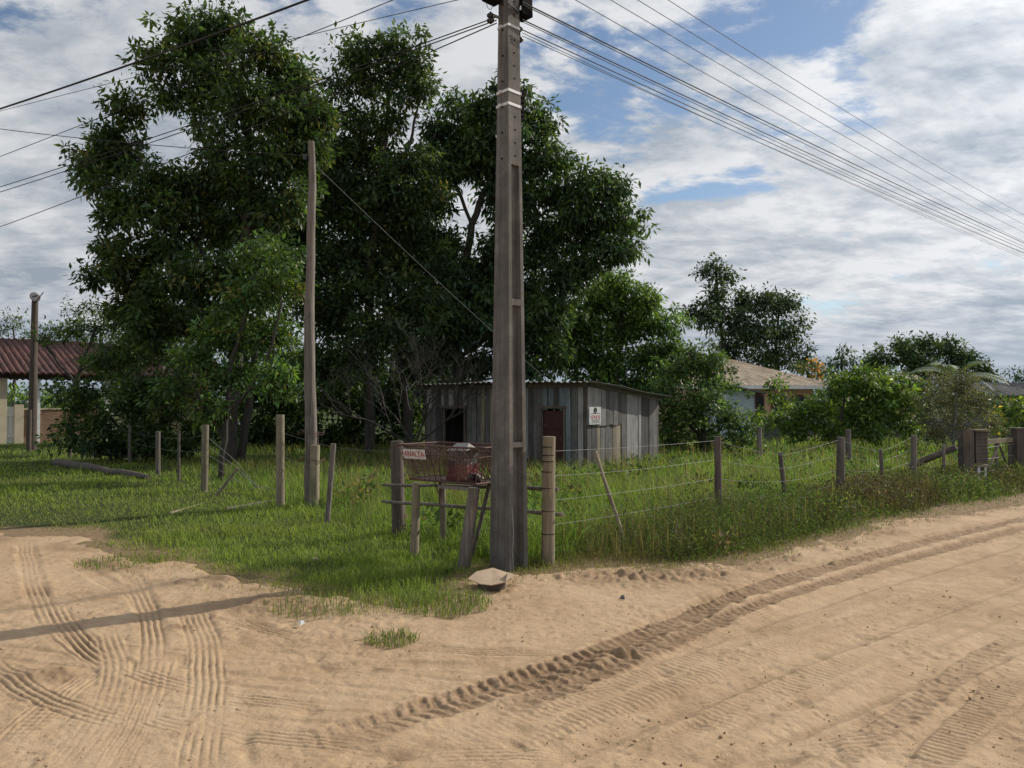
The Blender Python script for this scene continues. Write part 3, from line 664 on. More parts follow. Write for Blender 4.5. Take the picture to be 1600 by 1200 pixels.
for k in range(4):
    u = random.uniform(.6, 1.4); m.tube([e+Vector((.06, 0, .95-.15*k))-o0, e+Vector((.3+u*.3, -.1, .55-.1*k))-o0, e+Vector((.5+u*.5, -.2, .12))-o0, e+Vector((.6+u, -.35, .05))-o0], .004, 4)
m.build('loose_wire', M['galv'], f3)
# rustic wooden service pole
wb = gpt(484, 793); wt = P(486, 221, wb.y); wp = empty('wooden_pole', wb); tag(wp, 'slender rough wooden pole with wires at its top', 'pole')
m = MB(); K = 16; m.tube([Vector((.016*math.sin(i*.55)+.006*math.sin(i*1.9), .008*math.cos(i*1.3), -.3+(wt.z-wb.z+.3)*i/K))+Vector(((wt.x-wb.x)*i/K, 0, 0)) for i in range(K+1)], [np.interp(i/K, [0, .5, 1], [.098, .078, .050])*random.uniform(.95, 1.06) for i in range(K+1)], 11, True, .07)
m.build('shaft', M['wood'], wp)
m = MB(); m.tube([(.10, -.13, -.2), (.10, -.13, .45), (.11, -.13, .95)], [.075, .072, .07], 10, True, .03); m.build('stub_post', M['wood_pale'], wp)
m = MB()
for z in (.72, .74, 1.12, 1.15): m.tube([(.03+.20*math.cos(q), -.06+.19*math.sin(q), z+.02*math.sin(q*3)) for q in np.linspace(0, 6.28, 16)], .004, 4)
m.build('binding_wire', M['metal_rust'], wp)
MB().tube([(.16, -.10, -.05), (.15, -.09, .6), (.13, -.07, 1.15)], .012, 6).build('rusty_rod', M['metal_rust'], wp)
MB().tube([(-.09, -.05, wt.z-.30), (-.09, -.05, wt.z-.22)], .028, 8).build('insulator', M['porcelain'], wp)
WT = wt+Vector((-.05, 0, -.22))
e = P(0, 193, 12.4); wire('service_wire', 'thin wire running left from the top of the wooden pole', WT, WT+(e-WT)*1.5, .10, .006)

# ------------------------------------------------------------------ litter basket
FLb = G(640, 748, .80); FRb = G(743, 757, .80); ux = (FRb-FLb); LB = ux.length; ux.normalize(); uy = Vector((-ux.y, ux.x, 0))
cen = FLb+ux*LB/2+uy*.225; bk = empty('litter_basket', Vector((cen.x, cen.y, 0.03)), math.atan2(ux.y, ux.x)); tag(bk, 'rusty wire litter basket on wooden legs with a lettered plate', 'litter basket')
hb, htp = .77, 1.125; bl, bd = LB/2, .225; tl, td = LB/2+.10, .30
fm = MB()
def rect(l, d_, z, r):
    c = [(-l, -d_, z), (l, -d_, z), (l, d_, z), (-l, d_, z)]
    for i in range(4): fm.tube([c[i], c[(i+1) % 4]], r, 6)
rect(bl, bd, hb, .013); rect(tl, td, htp, .010); rect((bl+tl)/2+.03, (bd+td)/2+.02, htp-.09, .005)
fm.build('frame', M['metal_rust'], bk)
nb = 12
def bar(a, b, r=.005): MB().tube([a, b], r, 5).build('bar', M['metal_rust'], bk)
for k in range(nb+1):
    u = -1+2*k/nb; bar((u*bl, -bd, hb), (u*tl, -td, htp+.012)); bar((u*bl, bd, hb), (u*tl, td, htp+.012))
for k in range(1, 6):
    u = -1+2*k/6
    for s in (-1, 1): bar((s*bl, u*bd, hb), (s*tl, u*td, htp))
ms = MB()   # diamond mesh lining
def lerp(a, b, t): return Vector(a).lerp(Vector(b), t)
def meshface(A0, B0, A1, B1, n):
    for k in range(-n//2, n):
        for sgn in (1, -1):
            s0 = k/n; s1 = s0+.42
            u0, u1 = (s0, s1) if sgn > 0 else (s1, s0)
            pa = []
            for q in range(5):
                t = q/4; u = u0+(u1-u0)*t
                if 0 <= u <= 1: pa.append(lerp(lerp(A0, B0, u), lerp(A1, B1, u), t))
            if len(pa) > 1: ms.tube(pa, .0028, 3, False)
e_ = .008
meshface((-bl, -bd+e_, hb), (bl, -bd+e_, hb), (-tl, -td+e_, htp), (tl, -td+e_, htp), 26); meshface((bl-e_, -bd, hb), (bl-e_, bd, hb), (tl-e_, -td, htp), (tl-e_, td, htp), 14)
meshface((-bl, bd-e_, hb), (bl, bd-e_, hb), (-tl, td-e_, htp), (tl, td-e_, htp), 26); meshface((-bl+e_, -bd, hb), (-bl+e_, bd, hb), (-tl+e_, -td, htp), (-tl+e_, td, htp), 14)
ms.build('wire_mesh', M['metal_rust'], bk)
MB().box((0, 0, hb-.004), (2*bl-.02, 2*bd-.02, .012)).build('floor_board', M['wood_dark'], bk)
MB().box((.28, -.30+.02, hb-.045), (.50, .04, .03)).build('support_plank', M['wood'], bk)
inv_ = bk.matrix_basis.inverted()
def leg(pb, pt, r, mat):
    b = gpt(*pb); o0 = Vector(bk.location); t = P(pt[0], pt[1], b.y-(0.0)); rot = Matrix.Rotation(-bk.rotation_euler.z, 3, 'Z')
    l0 = rot @ (b-o0); l1 = rot @ (t-o0); l1.z = hb-.02; m = MB(); dd = l1-l0
    m.tube([l0-dd*.2, l0, l0+dd*.5+Vector((.004, 0, 0)), l1], [r*1.05, r*1.04, r, r*.97], 9, True, .05); m.build('leg', M[mat], bk)
leg((647, 874), (650, 752), .043, 'wood_pale'); leg((692, 853), (691, 758), .038, 'wood_pale'); leg((724, 891), (741, 758), .060, 'wood')
leg((735, 879), (765, 765), .022, 'wood')
for (x_, z0, z1) in ((-.25, .50, hb),):
    MB().tube([(x_, .02, z0), (x_, .02, z1)], .012, 6).build('rusty_stem', M['metal_rust'], bk)
    MB().tube([(x_, .02, z0+.06), (x_-.10, .02, z1)], .006, 5).tube([(x_, .02, z0+.06), (x_+.10, .02, z1)], .006, 5).build('stay', M['metal_rust'], bk)
# text helper
def text_mesh(txt, size, mat, name, ext=.0015, sx=1.0):
    cu = bpy.data.curves.new(name, 'FONT'); cu.body = txt; cu.size = size; cu.align_x = 'CENTER'; cu.align_y = 'CENTER'; cu.extrude = ext; cu.resolution_u = 3
    to = bpy.data.objects.new(name+'_tmp', cu); COL.objects.link(to); bpy.context.view_layer.update()
    me = bpy.data.meshes.new_from_object(to.evaluated_get(bpy.context.evaluated_depsgraph_get())); bpy.data.objects.remove(to); bpy.data.curves.remove(cu)
    me.materials.clear(); me.materials.append(M[mat]); me.name = name; me.transform(Matrix.Diagonal((sx, 1, 1, 1)))
    return me
tilt = math.atan2(td-bd, htp-hb)
plate_z = hb+.265; py_ = -(bd+(td-bd)*(plate_z-hb)/(htp-hb))-.014
pt = MB().box((0, 0, 0), (.305, .006, .10)).build('name_plate', M['dirty_white'], bk, (-.315, py_, plate_z)); pt.rotation_euler = (tilt, 0, 0)
lt = link('lettering', text_mesh('ANALTA', .080, 'red_paint', 'lettering', .001, .92), pt, (0, -.0045, 0)); lt.rotation_euler = (R(90), 0, 0)
# package in the basket
def m_pack():
    m, t, p, o = newmat('printed_pack'); c = obj_co(t); s_ = t.new('ShaderNodeSeparateXYZ'); t.l.new(c, s_.inputs[0]); n = t.noise(c, 16, 4, .6); n2 = t.noise(c, 42, 3, .6)
    k = t.math('ADD', s_.outputs[2], t.math('MULTIPLY', t.math('SUBTRACT', n, .5), .16))
    base = t.ramp(t.mapr(k, 0.0, .36), [(0.0, (.22, .02, .02)), (.38, (.16, .018, .02)), (.5, (.035, .03, .033)), (.9, (.085, .08, .078))])
    col = t.mix(t.mapr(n2, .60, .66), base, (.45, .42, .40)); t.put(p.inputs['Base Color'], col); p.inputs['Roughness'].default_value = .45; return m
M['pack'] = m_pack(); M['paper_grey'] = m_plain('grey_card', (.30, .28, .26), .8, .2, 20)
pk = empty('rubbish_box', bk.matrix_basis @ Vector((.12, -.03, hb+.006)), bk.rotation_euler.z+.10); tag(pk, 'crumpled red and dark printed carton thrown into the wire basket', 'box')
MB().box((0, 0, .15), (.25, .23, .30), None, .08, .016).build('carton_body', M['pack'], pk)
MB().add([(-.124, -.115, .302), (.12, -.115, .304), (.12, .115, .304), (-.124, .115, .302), (-.06, -.03, .375), (.09, -.03, .38), (.18, -.10, .33), (.18, .10, .30)], [(0, 1, 2, 3), (0, 4, 3), (0, 1, 5, 4), (4, 5, 2, 3), (1, 6, 7, 2), (1, 5, 2)]).build('carton_flap', M['paper_grey'], pk)
m = MB(); random.seed(5)
tr = empty('litter', bk.matrix_basis @ Vector((.33, -.03, hb+.01)), 0); tag(tr, 'scraps of paper rubbish at the bottom of the basket', 'litter')
for k in range(7):
    q = Vector((random.uniform(-.10, .06), random.uniform(-.10, .10), random.uniform(.01, .05))); m = MB(); m.box(q, (random.uniform(.05, .11), random.uniform(.05, .09), .02), Matrix.Rotation(random.uniform(0, 3), 3, Vector((random.random(), random.random(), 1)).normalized()), .2, .012); m.build('scrap', M[random.choice(['paper_grey', 'white', 'cardboard', 'black'])], tr)
# beige cardboard on the ground
cbp = [(731, 904), (744, 893), (770, 887), (795, 895), (804, 904), (790, 909), (768, 914), (750, 912)]
c0 = gpt(767, 906); cd = empty('cardboard_sheet', c0); tag(cd, 'beige folded octagonal piece of cardboard lying at the foot of the concrete pole', 'cardboard')
top = []
for i, (px, py) in enumerate(cbp):
    zq = (.085, .115, .13, .115, .10, .095, .075, .075)[i]; g = G(px, py, zq+c0.z); top.append(g-c0)
up_ = Vector((0, 0, .007)); vs = top+[q-up_ for q in top]
fs = [(0, 1, 2, 6, 7), (2, 3, 5, 6), (3, 4, 5), (15, 14, 10, 9, 8), (14, 13, 11, 10), (13, 12, 11)]+[(i, i+8, (i+1) % 8+8, (i+1) % 8) for i in range(8)]
MB().add(vs, fs).build('sheet', M['cardboard'], cd)
fl = [top[3]+Vector((0, 0, .004)), top[4]+Vector((.01, 0, .03)), top[5]+Vector((0, 0, .004)), top[4]*.6+(top[3]+top[5])*.2+Vector((-.03, 0, .05))]
MB().add(fl+[q-Vector((0, 0, .005)) for q in fl], [(0, 1, 2, 3), (7, 6, 5, 4), (0, 4, 5, 1), (1, 5, 6, 2), (2, 6, 7, 3), (3, 7, 4, 0)]).build('folded_corner', M['cardboard'], cd)
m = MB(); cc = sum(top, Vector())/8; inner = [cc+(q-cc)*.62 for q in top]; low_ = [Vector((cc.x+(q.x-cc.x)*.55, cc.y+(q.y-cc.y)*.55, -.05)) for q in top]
m.add([q-Vector((0, 0, .013)) for q in inner]+low_, [(i, (i+1) % 8, (i+1) % 8+8, i+8) for i in range(8)]); m.build('under_shade', M['wood_dark'], cd)  # added dark skirt below the sheet, coloured as the shade of the gap
# ------------------------------------------------------------------ wooden shed
random.seed(11)
C0 = Vector((1.71, 17.5, 0.0)); sh = empty('wooden_shed', C0, math.atan2(2.5, 2.07)); tag(sh, 'low weathered plank shed with a mono pitch corrugated roof', 'shed')
LX, LY = 3.25, 5.26
def ztop(x): return 1.97-0.30*x/LX
def plank(x0, x1, y0, y1, z0, z1, mat, z1b=None):
    """x/y ranges of a board in shed space, top may slope from z1 to z1b along the wall"""
    z1b = z1 if z1b is None else z1b; cx, cy = (x0+x1)/2, (y0+y1)/2; j = lambda: random.uniform(-.006, .006)
    gp_ = random.choice((0, 0, .004, .010, .016)); y1 = y1-gp_ if x1-x0 < .06 else y1; z0 = z0+(random.uniform(-.03, .03) if z0 > .5 else 0); vs = [(x0-cx, y0-cy, z0+j()), (x1-cx, y0-cy, z0+j()), (x1-cx, y1-cy, z0+j()), (x0-cx, y1-cy, z0+j()), (x0-cx, y0-cy, z1), (x1-cx, y0-cy, z1b if x1-x0 > .06 else z1), (x1-cx, y1-cy, z1b if x1-x0 > .06 else z1), (x0-cx, y1-cy, z1)]
    o = MB().add(vs, ((0,3,2,1),(4,5,6,7),(0,1,5,4),(1,2,6,5),(2,3,7,6),(3,0,4,7))).build('plank', M[mat], sh, (cx, cy, 0)); o.rotation_euler = (random.uniform(-.006, .006), 0, 0) if x1-x0 < .06 else (0, random.uniform(-.006, .006), 0); return o
# front wall at x = 0
y = 0.10
while y < LY-.05:
    wd = random.uniform(.11, .21); y1 = min(y+wd, LY); mid = (y+y1)/2; dx = random.uniform(-.012, .012); t = .026
    mat = random.choice(['plank']*5+['plank_tan', 'plank_pale'])
    if 3.79 < mid < 4.56: plank(-t+dx, dx, y, y1-.008, 1.42, 1.95, random.choice(['plank_pale', 'plank', 'plank_pale']))
    elif .63 < mid < 1.27: plank(-t+dx, dx, y, y1-.008, 1.42, 1.95, 'plank_blue' if random.random() < .5 else 'plank')
    elif mid > 4.56:
        plank(-t+dx, dx, y, y1-.008, 1.44, 1.95, random.choice(['plank_pale', 'plank'])); plank(-t-.01+dx, dx-.01, y, y1-.008, -.1, 1.43, 'plank')
    elif .44 < mid < .63: plank(-t-.02, -.02, y, y1-.006, -.1, 1.95, 'plank_blue')
    else: plank(-t+dx, dx, y, y1-.008, -.1, 1.95, mat)
    y = y1
# side wall at y = 0
x = 0.0
while x < LX-.03:
    wd = random.uniform(.14, .22)
    for lim in (1.45, 1.69, 2.37, LX):
        if x < lim-1e-6 and x+wd > lim-.06: wd = lim-x; break
    x1 = x+wd; dy = random.uniform(-.008, .008); t = .026; mid = (x+x1)/2
    if mid < 1.45:
        plank(x, x1-.010, -t+dy-.012, dy-.012, 1.06+random.uniform(-.004, .004), ztop(x)-.02, random.choice(['plank_pale', 'plank_pale', 'plank']), ztop(x1)-.02)
        plank(x, x1-.012, -t+dy+.016, dy+.016, -.1, 1.10, random.choice(['plank', 'plank', 'plank', 'plank_tan']))
    else: plank(x, x1-.010, -t+dy, dy, -.1, ztop(x)-.02, 'plank_pale' if 1.69 < mid < 2.37 else 'plank', ztop(x1)-.02)
    x = x1
# back and left walls
for k in range(22): plank(LX, LX+.025, k*LY/22, (k+1)*LY/22-.004, -.1, 1.66, 'plank')
for k in range(14): plank(k*LX/14, (k+1)*LX/14-.004, LY, LY+.025, -.1, ztop((k+.5)*LX/14)-.03, 'plank')
for (x_, y_) in ((.05, .05), (.05, LY-.05), (LX-.05, .05), (LX-.05, LY-.05), (.05, 1.32), (.05, .58), (.05, 3.74), (.05, 4.62)):
    MB().box((x_, y_, ztop(x_)/2-.03), (.08, .08, ztop(x_)+.02)).build('corner_post', M['wood_dark'], sh)
dr = MB().box((.02, .95, .66), (.03, .60, 1.46)).build('door', M['door_red'], sh)
for (ya, yb) in ((.60, 1.30), (3.76, 4.60)):
    for yy in (ya, yb): MB().box((-.052, yy, .68), (.03, .055, 1.52), None, 0, .004).build('door_jamb', M['wood_dark'], sh)
    MB().box((-.052, (ya+yb)/2, 1.475), (.03, yb-ya+.12, .06), None, 0, .004).build('door_lintel', M['wood_dark'], sh)
for zz_ in (.35, 1.05): MB().box((-.006, 1.17, zz_), (.012, .16, .03)).build('hinge', M['metal_rust'], dr)
MB().box((-.012, .70, .72), (.03, .03, .09)).build('latch', M['metal_rust'], dr)
MB().box((-.004, .95, 1.0), (.02, .58, .06)).build('ledge', M['door_red'], dr); MB().box((-.004, .95, .3), (.02, .58, .06)).build('ledge', M['door_red'], dr)
MB().box((-.07, LY/2, 1.985), (.03, LY+.3, .10)).build('fascia_board', M['wood_dark'], sh)
MB().box((.05, LY/2, 1.93), (.06, LY, .06)).build('wall_plate', M['wood_dark'], sh)
rfm = MB()
a0 = Vector((-.18, -.04, ztop(-.18)+.035)); a1 = Vector((LX+.15, -.04, ztop(LX+.15)-.0)); MB().box((a0+a1)/2, ((a1-a0).length, .03, .07), Matrix.Rotation(math.atan2(a0.z-a1.z, a1.x-a0.x), 3, 'Y')).build('verge_board', M['plank'], sh)
def roof_sheet(y0, y1, dz):
    n = 28; m = MB(); vs = []; fs = []; xs = (-.32, LX*.33, LX*.66, LX+.28)
    for xx in xs:
        for k in range(n+1):
            yy = y0+(y1-y0)*k/n; z = ztop(xx)+.07+dz+.020*math.sin(2*math.pi*yy/.177)+(.018*math.sin(xx*2.2+y0)); vs.append((xx, yy, z))
    N = len(vs); vs += [(a, b, c-.009) for a, b, c in vs]; w_ = n+1
    for i in range(len(xs)-1):
        for k in range(n):
            q = (i*w_+k, (i+1)*w_+k, (i+1)*w_+k+1, i*w_+k+1); fs.append(q); fs.append(tuple(N+j for j in q[::-1]))
    for k in range(n): fs.append((k, k+1, N+k+1, N+k)); e = (len(xs)-1)*w_; fs.append((e+k+1, e+k, N+e+k, N+e+k+1))
    for i in range(len(xs)-1): a, b = i*w_, (i+1)*w_; fs.append((b, a, N+a, N+b)); a += n; b += n; fs.append((a, b, N+b, N+a))
    m.add(vs, fs); m.build('roof_sheet', M['fibre'], sh)
for k in range(6): roof_sheet(-.30+k*.98, -.30+k*.98+1.03, .006 if k % 2 else 0.0)
# for-sale sign
sg = empty('for_sale_sign', sh.matrix_basis @ Vector((.25, -.055, 1.285))); sg.rotation_euler = (0, 0, sh.rotation_euler.z); tag(sg, 'white for sale sign reading VENDE nailed to the shed corner', 'sign')
MB().box((0, 0, 0), (.49, .008, .40)).build('board', M['sign_white'], sg)
def stext(txt, size, z, mat, sx=1.0, x=0):
    o = link('lettering', text_mesh(txt, size, mat, 'lettering', .001, sx), sg, (x, -.0058, z)); o.rotation_euler = (R(90), 0, 0)
stext('VENDE', .135, -.045, 'red_paint', 1.0)
em = MB(); th = np.linspace(0, 2*math.pi, 25)[:-1]
em.tube([(.045*math.cos(q), -.006, .125+.055*math.sin(q)) for q in np.linspace(0, 2*math.pi, 25)], .014, 6); em.build('emblem', M['ink'], sg)
MB().box((0, -.006, .125), (.03, .004, .045)).build('emblem', M['ink'], sg)
for z, ww in ((.045, .38), (-.105, .34), (-.135, .28), (-.165, .40)):   # small print, not readable in the photograph
    m = MB(); xx = -ww/2
    while xx < ww/2: l = random.uniform(.015, .045); m.box((xx+l/2, -.0052, z), (l, .002, .013)); xx += l+.010
    m.build('small_print', M['ink'], sg)['kind'] = 'stuff'
# wire from the wooden pole to the shed
wire('service_wire', 'thin wire dropping diagonally from the wooden pole to the shed roof', wt+Vector((.05, 0, -.35)), sh.matrix_basis @ Vector((-.2, .9, 2.06)), .06, .006)

# ------------------------------------------------------------------ houses
def slab_roof(name, root, quads, mat, thick=.08, rib=.22, amp=.035, ribs=True):
    """each quad: eave a,b then ridge c,d (counter clockwise from above); ridged along the slope"""
    for a, b, c, e in quads:
        a, b, c, e = map(Vector, (a, b, c, e)); L = (b-a).length; n = max(2, int(L/rib*4)); nn = (b-a).cross(e-a).normalized(); vs = []; fs = []
        for r_ in range(13):
            t = r_/12
            for k in range(n+1):
                u = k/n; p = a.lerp(b, u).lerp(e.lerp(c, u), t); vs.append(p+nn*(amp*math.sin(u*L/rib*2*math.pi)+.02*((t*12) % 1)+(random.uniform(-.01, .01))))
        N = len(vs); vs += [v-nn*thick for v in vs]; w_ = n+1
        for i in range(12):
            for k in range(n): q = (i*w_+k, i*w_+k+1, (i+1)*w_+k+1, (i+1)*w_+k); fs.append(q); fs.append(tuple(N+j for j in q[::-1]))
        for k in range(n): fs.append((k+1, k, N+k, N+k+1)); e0 = 12*w_; fs.append((e0+k, e0+k+1, N+e0+k+1, N+e0+k))
        for i in range(12): q, z = i*w_, (i+1)*w_; fs.append((q, z, N+z, N+q)); q += n; z += n; fs.append((z, q, N+q, N+z))
        MB().add(vs, fs).build(name, M[mat], root)
# left house with red tiled roof
hA = P(-160, 690, 27.0); hA.z = 0; hB = P(345, 690, 35.0); hB.z = 0; hx = (hB-hA); HL = hx.length
lh = empty('tiled_house', hA, math.atan2(hx.y, hx.x)); tag(lh, 'cream house with red clay tile roof and open porch in the shade', 'house')
px_l = 9.3   # porch length
MB().box((px_l+(HL-px_l)/2, 1.6, 1.4), (HL-px_l, .2, 2.8)).build('wall', M['cream'], lh); MB().box((px_l, 4.0, 1.4), (.2, 4.6, 2.8)).build('wall', M['cream'], lh)
MB().box((HL, 4.0, 1.4), (.2, 4.6, 2.8)).build('wall', M['cream'], lh); MB().box((HL/2, 6.4, 1.4), (HL, .2, 2.8)).build('wall', M['cream'], lh) if False else None
wn = MB().box((HL-2.0, 1.48, 1.75), (1.1, .08, 1.0)).build('window', M['brown_wood'], lh); MB().box((HL-2.27, 1.43, 1.75), (.45, .03, .85)).build('pane', M['glass'], wn); MB().box((HL-1.73, 1.43, 1.75), (.45, .03, .85)).build('pane', M['glass'], wn)
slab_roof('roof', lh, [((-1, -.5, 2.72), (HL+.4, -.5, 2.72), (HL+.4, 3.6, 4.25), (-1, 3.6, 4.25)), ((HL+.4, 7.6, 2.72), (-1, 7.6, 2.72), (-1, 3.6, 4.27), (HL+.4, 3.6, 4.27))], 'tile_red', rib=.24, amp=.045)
MB().box((HL/2, 0, 2.58), (HL+.8, .14, .2)).build('eave_beam', M['wood_dark'], lh)
def on_front(px):
    k = (px-800)/F; c = math.cos(lh.rotation_euler.z); s = math.sin(lh.rotation_euler.z); return (hA.x-k*hA.y)/(k*s-c)
for q in (4, 56, 170): MB().box((on_front(q), 0, 1.25), (.26, .26, 2.5)).build('column', M['cream' if q == 4 else 'white'], lh)
gx = on_front(17); gp = empty('garden_gate', lh.matrix_basis @ Vector((gx, 0, 0)), lh.rotation_euler.z); tag(gp, 'white boarded garden gate between the porch column and brick pier', 'gate')
for k in range(5): MB().box((-.26+k*.13, .0, .72), (.12, .03, 1.40)).build('board', M['white'], gp)
for z in (.3, 1.1): MB().box((0, -.03, z), (.64, .03, .08)).build('ledge', M['white'], gp)
bwx0, bwx1 = on_front(27), on_front(150); lw_ = empty('garden_wall', lh.matrix_basis @ Vector((bwx0, 0, 0)), lh.rotation_euler.z); tag(lw_, 'low brown brick garden wall beside the white gate', 'wall')
MB().box(((bwx1-bwx0)/2, 0, .65), (bwx1-bwx0, .16, 1.30)).build('brickwork', M['brick'], lw_); MB().box(((bwx1-bwx0)/2, 0, 1.325), (bwx1-bwx0+.05, .22, .05)).build('coping', M['cream'], lw_)
MB().box((.05, -.02, .75), (.30, .26, 1.50)).build('pier', M['cream'], lw_)
for k in range(5): MB().box((.42, -.10, .45+k*.2), (.16, .05, .14)).build('vent_block', M['brown_wood'], lw_)
# satellite dish on a mast
db = gpt(50, 704); ds = empty('satellite_dish', db); tag(ds, 'small satellite dish on a dark wooden mast by the tiled house', 'dish')
dt = P(53, 470, db.y); hh = dt.z-db.z
MB().tube([(0, 0, -.3), (.01, 0, hh*.5), (.03, 0, hh)], [.15, .12, .10], 10, True, .05).build('mast', M['wood_dark'], ds)
m = MB(); vs = []; fs = []; rr = .17
for i in range(6):
    for k in range(20): a_ = 2*math.pi*k/20; q = rr*i/5; vs.append((q*math.cos(a_), .35*q*q, q*math.sin(a_)))
for i in range(5):
    for k in range(20): fs.append((i*20+k, i*20+(k+1) % 20, (i+1)*20+(k+1) % 20, (i+1)*20+k))
N = len(vs); vs += [(a_, b_+.02, c_) for a_, b_, c_ in vs]; fs += [tuple(N+j for j in q[::-1]) for q in fs]; fs += [(100+k, 100+(k+1) % 20, N+100+(k+1) % 20, N+100+k) for k in range(20)]
do = MB().add(vs, fs).build('reflector', M['grey_wall'], ds, (.10, -.1, hh+.12)); do.rotation_euler = (R(-20), 0, R(60)); MB().tube([(0, 0, -.17), (.03, -.32, -.05), (.03, -.42, -.03)], .016, 5).build('feed_arm', M['metal_rust'], do)
MB().tube([(.03, 0, hh-.02), (.10, -.05, hh+.15), (.18, -.1, hh+.2)], .03, 6).build('bracket', M['galv'], ds)

# right house with tan tiled hip roof
rA = P(1075, 690, 38.0); rA.z = 0; rh = empty('tiled_house', rA, R(6)); tag(rh, 'peach house with sand coloured tiled hip roof behind the bushes', 'house')
W_, D_ = 6.9, 8.0; eh = 2.42
MB().box((W_/2, .15, eh/2), (W_-.8, .2, eh)).build('wall', M['peach'], rh); MB().box((W_-.45, D_/2, eh/2), (.2, D_-.6, eh)).build('wall', M['peach'], rh); MB().box((.45, D_/2, eh/2), (.2, D_-.6, eh)).build('wall', M['peach'], rh)
slab_roof('roof', rh, [((-.6, -.7, eh-.02), (W_+.6, -.7, eh-.02), (W_*.42, D_/2, 4.15), (-.6+1.2, D_/2, 4.15)), ((W_+.6, -.7, eh-.02), (W_+.6, D_+.7, eh-.02), (W_*.42, D_/2, 4.15), (W_*.42, D_/2, 4.15))], 'tile_tan', rib=.26, amp=.03)
MB().box((W_/2, -.68, eh-.10), (W_+1.1, .05, .16)).build('fascia_board', M['white'], rh)
for xq in (4.7, 5.8): w1 = MB().box((xq, .03, 1.45), (.8, .06, 1.0)).build('window', M['brown_wood'], rh); MB().box((xq, -.01, 1.45), (.65, .03, .85)).build('pane', M['glass'], w1)
MB().tube([(2.6, D_/2, 4.1), (2.6, D_/2, 5.3)], .02, 5).build('antenna_mast', M['galv'], rh)
an = empty('garden_annex', P(1165, 690, 34.0)); an.location.z = 0; an.rotation_euler = (0, 0, R(4)); tag(an, 'small pale blue outbuilding with a sloping dark roof', 'outbuilding')
MB().box((-.35, 1.2, 1.05), (1.7, 2.4, 2.1)).build('wall', M['paleblue'], an); MB().box((-.35, 1.1, 2.22), (2.3, 3.0, .07), Matrix.Rotation(R(12), 3, 'Y')).build('roof', M['fibre'], an)
w1 = MB().box((.64, -.02, 1.3), (.42, .08, 1.25)).build('window', M['brown_wood'], an); MB().box((.64, -.07, 1.3), (.30, .03, 1.1)).build('pane', M['glass'], w1); MB().box((.64, .2, 1.0), (.3, .3, 2.0)).build('pier', M['peach'], an)
fa = empty('farm_shed', P(1395, 690, 48.0)); fa.location.z = 0; tag(fa, 'pale roofed low building half hidden by shrubs', 'building')
MB().box((0, 2, 1.35), (3.0, 4, 2.7)).build('wall', M['cream'], fa); MB().box((0, 2, 3.15), (3.6, 4.6, .3), None, .15).build('roof', M['tile_tan'], fa); MB().box((-.6, -.03, 1.9), (.8, .06, .7)).build('window', M['glass'], fa)
cr_ = empty('farm_shed', P(1590, 690, 42.0)); cr_.location.z = 0; tag(cr_, 'shed with a grey ribbed metal roof at the field edge', 'shed')
MB().box((.8, 2.2, 1.0), (4.2, 4, 2.0)).build('wall', M['grey_wall'], cr_); slab_roof('roof', cr_, [((-1.7, -.4, 1.95), (3.4, -.4, 1.95), (3.4, 4.6, 2.75), (-1.7, 4.6, 2.75))], 'fibre', rib=.28, amp=.05)
wl = empty('block_wall', P(1192, 690, 29.5)); wl.location.z = 0; tag(wl, 'long dark grey block wall behind the long grass', 'wall')
for k in range(9):
    MB().box((.8+k*1.62, 0, .42), (1.60, .14, 1.10+random.uniform(-.01, .01))).build('wall_panel', M['grey_wall'], wl)

# ------------------------------------------------------------------ foliage
def leaves(cl_c, cl_r, n_per, L, wr, col, var=.35, droop=.6, tip=None, tipf=.12, seed=1, flat=.75):
    """cl_c: (n,3) clump centres; returns verts, faces, tint"""
    g = np.random.default_rng(seed); n = len(cl_c); N = n*n_per
    ci = np.repeat(np.arange(n), n_per); u = g.normal(size=(N, 3)); u /= np.linalg.norm(u, axis=1)[:, None]
    rad = cl_r[ci]*(g.random(N)**.45)*(.85+.45*g.random(N)); off = u*rad[:, None]; off[:, 2] *= flat
    pos = cl_c[ci]+off
    dr = u+g.normal(size=(N, 3))*.55; dr[:, 2] -= droop; dr /= np.linalg.norm(dr, axis=1)[:, None]
    up = g.normal(size=(N, 3))*.55; up[:, 2] += 1.0; sd_ = np.cross(dr, up); sd_ /= np.linalg.norm(sd_, axis=1)[:, None]+1e-9; nr = np.cross(sd_, dr)
    l = L*(.45+.95*g.random(N))[:, None]; w_ = l*wr*.5
    v0 = pos; v2 = pos+dr*l; mid = pos+dr*l*.45; v1 = mid+sd_*w_+nr*l*.05; v3 = mid-sd_*w_+nr*l*.05
    V = np.stack([v0, v1, v2, v3], 1).reshape(-1, 3); Fc = np.arange(4*N).reshape(-1, 4)
    cv_ = g.random((n, 1)); base = np.array(col)[None, :]*(1+var*(g.random((n, 1))*2-1))[ci]*(1+.45*(g.random((N, 1))*2-1)); base = base*np.where(cv_ > .72, np.array([[1.5, 1.38, 1.0]]), np.where(cv_ < .2, np.array([[.85, .9, 1.15]]), 1.0))[ci]
    yel = g.random((N, 1)); base = base*np.where(yel > .85, np.array([[1.4, 1.2, .85]]), 1.0)
    if tip is not None:
        m_ = (g.random((n, 1)) < tipf)[ci] & (g.random((N, 1)) < .55); base = np.where(m_, np.array(tip)[None, :]*(.7+.6*g.random((N, 1))), base)
    return V, Fc, np.repeat(np.clip(base, .004, .9), 4, 0)
